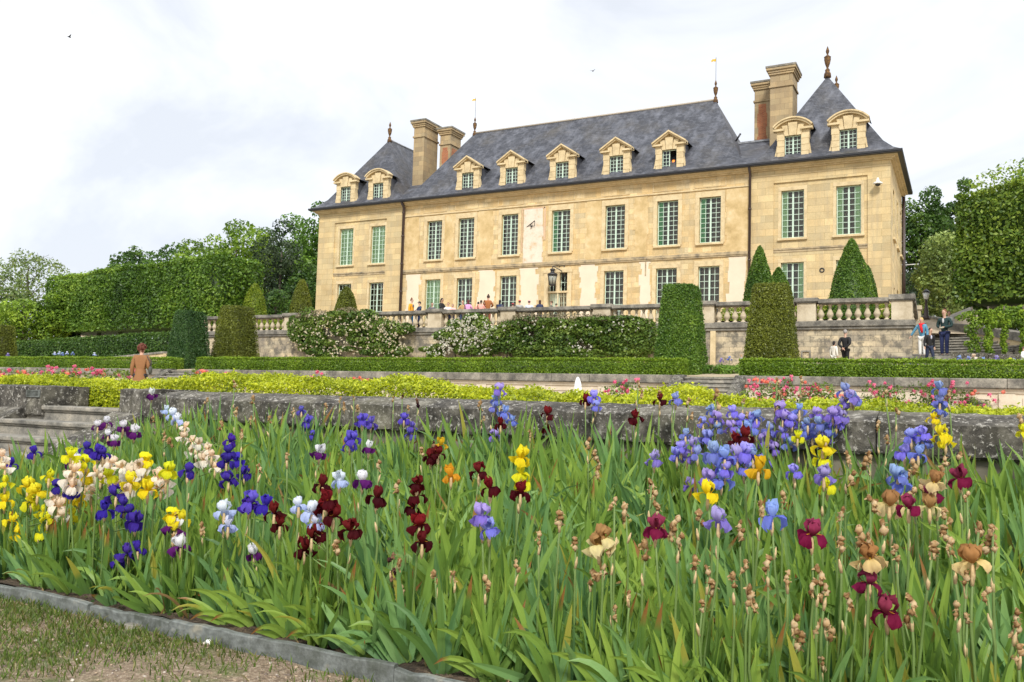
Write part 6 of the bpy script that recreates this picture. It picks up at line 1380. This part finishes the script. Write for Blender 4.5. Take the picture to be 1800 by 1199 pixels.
F = {  # open blooms, photo pixels
'W': [(267, 695), (187, 744), (172, 750), (190, 766), (201, 777), (307, 930), (317, 962), (561, 798), (648, 789), (637, 847), (216, 752), (236, 762), (448, 975), (131, 815)],
'K': [(292, 722), (304, 731), (312, 740), (394, 900), (401, 925), (597, 847), (525, 890), (548, 903), (556, 922)],
'V': [(405, 777), (402, 797), (398, 813), (417, 812), (430, 835), (402, 846), (330, 830), (60, 797), (152, 790), (172, 797), (181, 800), (204, 872), (217, 890), (184, 900), (226, 903), (238, 921), (102, 858), (125, 867), (242, 968), (227, 975), (209, 988), (20, 818), (438, 890), (466, 891)],
'P': [(325, 752), (322, 770), (337, 778), (336, 797), (365, 792), (358, 812), (378, 824), (3, 803), (9, 825), (130, 830), (122, 845), (127, 858), (182, 818), (212, 823), (232, 836), (177, 842), (203, 853), (160, 870), (223, 866), (277, 840), (283, 860), (103, 892), (111, 908), (187, 832), (345, 800), (150, 852), (196, 815), (245, 826), (350, 782), (95, 880), (292, 847), (170, 832), (372, 802)],
'Y': [(124, 804), (152, 814), (86, 840), (147, 842), (49, 858), (54, 885), (77, 902), (84, 913), (20, 918), (34, 942), (74, 940), (9, 850), (8, 884), (254, 811), (252, 840), (296, 830), (260, 864), (118, 876), (302, 908), (316, 917), (126, 909), (192, 840), (915, 807), (915, 835), (920, 850), (1446, 788), (1446, 810), (1244, 870), (1641, 738), (1656, 768), (1662, 778), (1799, 760), (1454, 857), (1402, 770), (66, 868), (140, 882), (230, 850)],
'B': [(530, 723), (540, 745), (537, 757), (551, 767), (553, 779), (620, 774), (637, 742), (652, 746), (710, 738), (724, 752), (721, 766), (615, 783), (440, 885)],
'L': [(877, 687), (872, 705), (868, 718), (887, 727), (900, 741), (870, 768), (1044, 700), (1047, 716), (1205, 766), (1198, 790), (1217, 785), (1208, 806), (1150, 810), (847, 910), (860, 933), (1188, 704), (1214, 857), (1250, 724), (1260, 738), (1262, 754), (1288, 726), (1286, 753), (1304, 740), (1322, 742), (1318, 756), (1352, 758), (1344, 778), (1372, 722), (1376, 738), (1436, 730), (1420, 747), (1416, 760), (1464, 732), (1456, 758), (1428, 768), (1470, 745), (1386, 784), (1396, 832), (1274, 806), (1296, 804), (1324, 804), (1344, 811), (1274, 828), (1268, 846), (1308, 826), (1486, 690), (1483, 711), (1496, 702), (1652, 708), (1652, 722), (1622, 766), (1626, 780), (1590, 799), (1578, 840), (1584, 852), (1357, 911), (1263, 918), (1448, 838), (1300, 764), (1440, 748), (1651, 685), (1236, 745), (1243, 772), (1310, 800), (1360, 792), (1330, 735), (1405, 722), (1452, 772), (1480, 735), (1500, 704), (1226, 800), (1190, 802), (1602, 770), (1614, 800), (1255, 800), (1375, 762), (1392, 742), (1245, 845)],
'R': [(567, 855), (662, 877), (570, 895), (586, 910), (482, 903), (492, 924), (562, 940), (617, 935), (535, 968), (733, 853), (732, 875), (725, 895), (737, 925), (742, 955), (842, 832), (862, 860), (915, 867), (880, 747), (962, 730), (962, 756), (1029, 706), (1117, 736), (757, 806), (770, 800), (1160, 705), (1310, 770), (1292, 778), (575, 885), (548, 945)],
'M': [(1688, 844), (1597, 893), (1427, 942), (1525, 1028), (1560, 1080), (1152, 932), (1640, 872)],
'G': [(1563, 890), (1634, 893), (1710, 990), (1053, 962), (1060, 948), (1642, 850), (1530, 985)],
'O': [(1333, 828), (774, 783), (793, 838)]}
DRY = [(364,702),(412,672),(415,720),(440,735),(475,735),(516,720),(572,712),(598,700),(604,712),(622,698),(628,715),(692,700),(707,697),(718,715),(735,705),(742,790),(760,780),(845,710),(850,735),(932,760),(940,790),(1035,775),(1045,795),(1052,812),(1050,828),(1122,672),(1128,690),(1160,690),(1182,700),(1210,705),(1216,728),(1230,740),(1258,690),(1265,712),(1306,705),(1314,728),(1365,712),(1366,668),(1370,690),(1408,665),(1410,690),(1556,690),(1575,722),(1545,745),(1560,770),(1500,835),(1520,810),(1530,800),(1490,800),(1600,830),(1605,815),(1620,850),(1690,800),(1660,810),(1605,865),(1480,900),(1012,950),(946,942),(908,990),(855,1020),(1080,1070),(1107,1045),(1145,850),(1150,870),(1155,890),(1191,915),(1180,930),(1195,945),(1232,905),(1300,920),(1305,935),(1310,990),(1290,1015),(1320,1040),(1325,1060),(1220,985),(1245,1000),(1250,1025),(1438,1005),(1430,1025),(1450,1035),(1510,935),(1525,945),(1528,975),(1575,965),(1662,900),(1660,930),(1670,955),(1700,870),(1720,930),(1740,950),(1745,930),(1752,960),(1600,1055),(1590,1090),(1680,1065),(1700,1085),(1400,1090),(1438,1095),(1455,1100),(1410,1120),(1445,1160),(1790,1080),(1785,1110),(1790,1140),(270,735),(300,775),(310,905),(305,945),(355,925),(290,765),(690,980),(690,1010),(700,990),(705,1035),(795,1010),(592,955),(765,1010),(425,760),(445,700),(388,745),(1668,690),(1795,735),(1700,1010),(1735,1040),(1350,985),(1385,1010),(1490,1050),(1480,950),(1060,1000),(1075,960),(1040,1010),(985,905),(1135,960),(1340,890),(1375,870),(1640,960),(700,850),(665,815),(505,800),(455,820),(1235,1060),(1530,880),(1555,925),(1100,895),(1080,880)]
def place_bloom(x, y, hmin=.55, hmax=.92, r=None):
    """a point on the pixel's ray where a stalk of natural height would carry it"""
    h = r.uniform(.66, .86); best = None
    for Y in np.linspace(3.55, 6.38, 60):
        p = P(x, y, Y=Y); hh = p[2]-bedz(Y)
        if p[0] < -7.9 and Y > 4.7: continue
        s = abs(hh-h)
        if best is None or s < best[0]: best = (s, p, hh)
    return best[1], best[2]
def cluster(pts, dx=15, dy=52):
    pts = sorted(pts); out = []
    for p in pts:
        for g in out:
            if abs(g[-1][0]-p[0]) < dx and abs(g[-1][1]-p[1]) < dy and len(g) < 5: g.append(p); break
        else: out.append([p])
    return out
DESC = {'W': ('white-and-purple iris', 'two-tone irises'), 'K': ('pale blue-white iris', 'pale blue-white irises'), 'V': ('deep violet-blue iris', 'deep violet irises'), 'P': ('peach-cream iris', 'peach irises'), 'Y': ('yellow iris', 'yellow irises'), 'B': ('blue-violet iris', 'blue-violet irises'), 'L': ('lavender-blue iris', 'lavender irises'), 'R': ('dark maroon iris', 'maroon irises'), 'M': ('magenta-red iris', 'magenta irises'), 'G': ('golden-brown fading iris', 'golden-brown irises'), 'O': ('orange iris', 'orange irises'), 'D': ('withered tan iris', 'withered irises')}
def zone(x, y):
    row = 'at the wall' if y < 745 and x > 250 else 'at the back' if y < 840 else 'mid-bed' if y < 960 else 'in front'
    col = 'beside the stone steps' if x < 230 else 'right of the stone steps' if x < 460 else 'below the left wing' if x < 720 else 'below the white rose' if x < 900 else 'below the château door' if x < 1080 else 'below the green pyramid' if x < 1260 else 'below the olive pyramid' if x < 1420 else 'below the right pavilion' if x < 1600 else 'near the right edge'
    return row, col
ORD = ['first', 'second', 'third', 'fourth', 'fifth', 'sixth', 'seventh', 'eighth', 'ninth', 'tenth', 'eleventh', 'twelfth', 'thirteenth', 'fourteenth', 'fifteenth', 'sixteenth', 'seventeenth', 'eighteenth']
rr = np.random.default_rng(55); plants = []
for ty, pts in F.items():
    for g in cluster(pts): plants.append((ty, g))
for g in cluster(DRY, 12, 40): plants.append(('D', g))
plants.sort(key=lambda q: min(p[0] for p in q[1])); seen = {}
for ty, g in plants:
    x, y = g[0]; key = (ty, zone(*min(g, key=lambda p: p[1]))); seen[key] = seen.get(key, 0)+1
cnt = {}
for ty, g in plants:
    g = sorted(g, key=lambda p: p[1]); z_ = zone(*g[0]); key = (ty, z_); cnt[key] = cnt.get(key, 0)+1
    pt, hh = place_bloom(g[0][0], g[0][1], r=rr); Y0 = pt[1]; lean = rr.normal(0, .03, 2)
    base = Vector((pt[0]+lean[0], Y0+lean[1]*.5, 0)); base.z = bedz(base.y, base.x)
    nb = len(g); num = {1: 'single-bloomed', 2: 'two-bloomed', 3: 'three-bloomed', 4: 'four-bloomed', 5: 'five-bloomed'}[nb]
    pos = '' if seen[key] == 1 else f', {ORD[min(17, cnt[key]-1)]} from left'
    lab = f'{num} {DESC[ty][0]} {z_[0]} {z_[1]}{pos}'
    e_ = tag(empty('iris_plant', base), lab, 'iris', DESC[ty][1]); top = Vector(pt)-base
    P0 = [Vector((0, 0, 0)), top*.35+Vector((rr.normal(0, .01), 0, 0)), top*.7+Vector((rr.normal(0, .008), 0, 0)), top-Vector((0, 0, .012))]
    mb = MB(); mb.tube(P0, [.0065, .006, .0055, .0045], 6); mb.mi = 1
    pos_l = [Vector(pt)]
    for (x, y) in g[1:]: pos_l.append(Vector(P(x, y, Y=Y0+rr.uniform(-.03, .03))))
    for k, q in enumerate(pos_l):
        ql = q-base
        if k: mb.mi = 0; j = top*max(.1, min(.95, (ql.z-.07)/max(.05, top.z))); mb.tube([j, j.lerp(ql, .5)+Vector((0, 0, -.005)), ql-Vector((0, 0, .01))], [.0045, .004, .0035], 5); mb.mi = 1
        if ty != 'D': mb.tube([ql+Vector((0, 0, -.075)), ql+Vector((0, 0, -.045)), ql+Vector((0, 0, -.005))], [.004, .010, .006], 6)
    if ty == 'D' or rr.random() < .5:   # papery spathes lower down
        for _ in range(1): zf = rr.uniform(.72, .93); c0 = P0[2].lerp(P0[3], (zf-.7)/.3); d = Vector((rr.normal(0, .004), rr.normal(0, .004), 0)); mb.tube([c0-Vector((0, 0, .01)), c0+d+Vector((0, 0, .018)), c0+d*2+Vector((0, 0, .042))], [.006, .008, .002], 5)
    mb.build('stalk', [M['stalk'], M['spathe']], e_)
    for k, q in enumerate(pos_l):
        v = int(rr.integers(0, 8)); dark = ty == 'D' and 680 < g[k][0] < 800 and rr.random() < .5
        me = withered_mesh(int(rr.integers(0, 9)), dark) if ty == 'D' else flower_mesh(ty, v)
        o = linkobj('withered_bloom' if ty == 'D' else 'flower', me, e_, q-base); s = rr.uniform(.58, .80) if ty != 'D' else rr.uniform(.5, .8)
        o.scale = (s, s, s*rr.uniform(.92, 1.08)); o.rotation_euler = (rr.normal(0, .12), rr.normal(0, .12), rr.uniform(0, 6.28))
    o = linkobj('leaf_fan', fan_meshes[int(rr.integers(0, 6))], e_, (.02, 0, 0)); o.rotation_euler = (0, 0, rr.uniform(-.7, .7)); 

# ---- low weeds on the soil and grass, pebbles and dead leaves on the path
def tufts(n, xr, yr, zf, seed, h, pal, dens=None, w_=.006):
    r = np.random.default_rng(seed); pts = []
    x, y = r.uniform(*xr, n), r.uniform(*yr, n)
    if dens is not None: k = r.uniform(0, 1, n) < dens(x, y); x, y = x[k], y[k]
    n = len(x); z = np.array([zf(a, b) for a, b in zip(x, y)]); hh = h*r.uniform(.4, 1.4, n); d = r.normal(0, .5, (n, 2))*hh[:, None]; a = r.uniform(0, 3.14, n); wv = np.stack([np.cos(a), np.sin(a), 0*a], 1)*w_/2
    b = np.stack([x, y, z-.003], 1); t = np.stack([x+d[:, 0], y+d[:, 1], z+hh], 1); m = (b+t)/2+np.array([0, 0, 1])*(hh*.12)[:, None]
    V = np.concatenate([np.stack([b-wv, b+wv, m+wv, m-wv], 1), np.stack([m-wv, m+wv, t+wv*.1, t-wv*.1], 1)]); pal = np.array(pal); i = r.integers(0, len(pal), n); c = pal[i]*r.uniform(.8, 1.2, (n, 1)); return V, np.concatenate([c, c])
def pathz(x, y): return PZ+0.012*math.sin(x*2.3+y)*math.cos(y*3.1-x)+0.006*math.sin(x*13)*math.sin(y*11)
def gd(x, y):
    x = np.asarray(x)
    q = fnoise(np.stack([x, y, 0*x], 1), 1.5)+.35*fnoise(np.stack([x, y, 0*x], 1), 5); return np.clip(.10+.75*q+(y-2.75)*.8+np.where(x < -3.6, .35, 0), .012, 1)
V, col = tufts(70000, (-8, 1.5), (1.6, 3.34), pathz, 1, .034, [(.09, .15, .02), (.14, .20, .03), (.07, .11, .015), (.22, .20, .07), (.12, .19, .03)], gd)
loc = np.array([-4, 2.6, PZ]); tag(linkobj('grass', quad_mesh('grass', V-loc, col, M['leaf']), None, loc), 'thin patchy grass on the sandy path along the kerb', 'grass', kind='stuff')
r = np.random.default_rng(3)
pts = []; n = 9000; x, y = r.uniform(-9, 2, n), r.uniform(3.42, 6.4, n); pts = np.stack([x, y, np.array([bedz(b, a) for a, b in zip(x, y)])+.012+r.uniform(0, .02, n)], 1); k = fnoise(pts, 2.2) > -.1; pts = pts[k]
V, col = leaves(pts, np.tile([0, 0, 1.], (len(pts), 1)), .022, [(.02, .06, .01), (.05, .11, .015), (.09, .16, .02)], r, .35, .8)
loc = np.array([-3, 5, -1.2]); tag(linkobj('weeds', quad_mesh('weeds', V-loc, col, M['leaf']), None, loc), 'small clover-like weeds covering the soil of the iris bed', 'weeds', kind='stuff')
# pebbles: small irregular stones, one gathered mass
def pebbles(n, xr, yr, zf, seed, smin, smax, name, lab, big=()):
    r = np.random.default_rng(seed); mb = MB(); mb.smooth = True; cs = []
    L = [(r.uniform(*xr), r.uniform(*yr), smin+(smax-smin)*r.random()**4, int(r.choice([0, 1, 1, 2, 2, 1, 2]))) for _ in range(n)]+list(big)
    for (x, y, s, mi) in L: mb.mi = mi; k = len(mb.v); mb.ball((x, y, zf(x, y)+s*.15), (s*r.uniform(.7, 1.3), s*r.uniform(.7, 1.2), s*r.uniform(.35, .7)), 6, 4); mb.v[k:] = [tuple(np.array(v)+r.normal(0, s*.09, 3)) for v in mb.v[k:]]
    return mb
mb = pebbles(6500, (-7.5, 1), (1.7, 3.33), pathz, 8, .0030, .012, '', '')
mb.v = [(v[0]+4, v[1]-2.6, v[2]-PZ) for v in mb.v]
tag(mb.build('pebbles', [plain('pebble_pale', (.50, .44, .37)), plain('pebble_tan', (.36, .27, .18)), plain('pebble_dark', (.16, .12, .09))], None, (-4, 2.6, PZ)), 'scattered pale and brown pebbles on the sandy path', 'pebbles', kind='stuff')
p = P(235, 1104, Z=PZ); mb = MB(); mb.prism([(-.055, -.02, 0), (-.02, -.045, 0), (.04, -.03, 0), (.06, .01, 0), (.01, .035, 0), (-.045, .02, 0)], (0, 0, .022)); tag(mb.build('flat_stone', M['steps'], None, p), 'flat grey-brown stone lying on the path close to the kerb', 'stone')
p = P(366, 1134, Z=PZ); mb = MB(); mb.ball((0, 0, .012), (.022, .018, .018), 8, 6); tag(mb.build('pale_stone', M['white'], None, p), 'round whitish stone on the path near the kerb', 'stone')
V, col = tufts(1400, (-9, 2), (3.4, 6.3), lambda x, y: bedz(y, x), 12, .05, [(.30, .18, .08), (.22, .12, .05), (.42, .30, .15)], None, .012)
loc = np.array([-3, 5, -1.2]); tag(linkobj('dead_leaves', quad_mesh('dead_leaves', V-loc, col, M['leaf']), None, loc), 'dry brown leaf scraps on the soil between the irises', 'leaf litter', kind='stuff')
# small far irises on the middle terrace
for i, (x, y, ty) in enumerate(((96, 622, 'K'), (104, 621, 'K'), (110, 623, 'L'), (118, 621, 'K'), (128, 622, 'L'), (166, 623, 'K'), (14, 624, 'L'), (1686, 631, 'L'), (1703, 632, 'L'), (1712, 628, 'P'), (1728, 634, 'L'), (1752, 631, 'L'), (1776, 635, 'Y'), (1783, 636, 'L'), (1796, 637, 'K'), (1282, 631, 'L'), (1268, 634, 'L'), (1602, 637, 'K'))):
    Y = 32.4 if x < 1250 or x > 1400 else 36.5; q = P(x, y, Y=Y); z0 = t2z(q[0], Y); nm = sum(1 for _ in range(0))
    e_ = tag(empty('iris_plant', (q[0], Y, z0)), f"tiny distant {DESC[ty][0]} above the far box hedge, "+(f"{ORD[i]} from the left edge" if i < 7 else f"{ORD[i-7]} right of the landing" if i < 15 else ('just left of the child' if i == 15 else 'far left of the child' if i == 16 else 'at the corner steps')), 'iris', 'distant irises on the middle terrace')
    mb = MB(); mb.tube([(0, 0, 0), (0, 0, q[2]-z0)], .012, 5); mb.build('stalk', M['stalk'], e_)
    o = linkobj('flower', flower_mesh(ty, i % 5), e_, (0, 0, q[2]-z0)); o.scale = (1.3, 1.3, 1.3)
print('objects', len(bpy.data.objects), 'plants', len(plants))
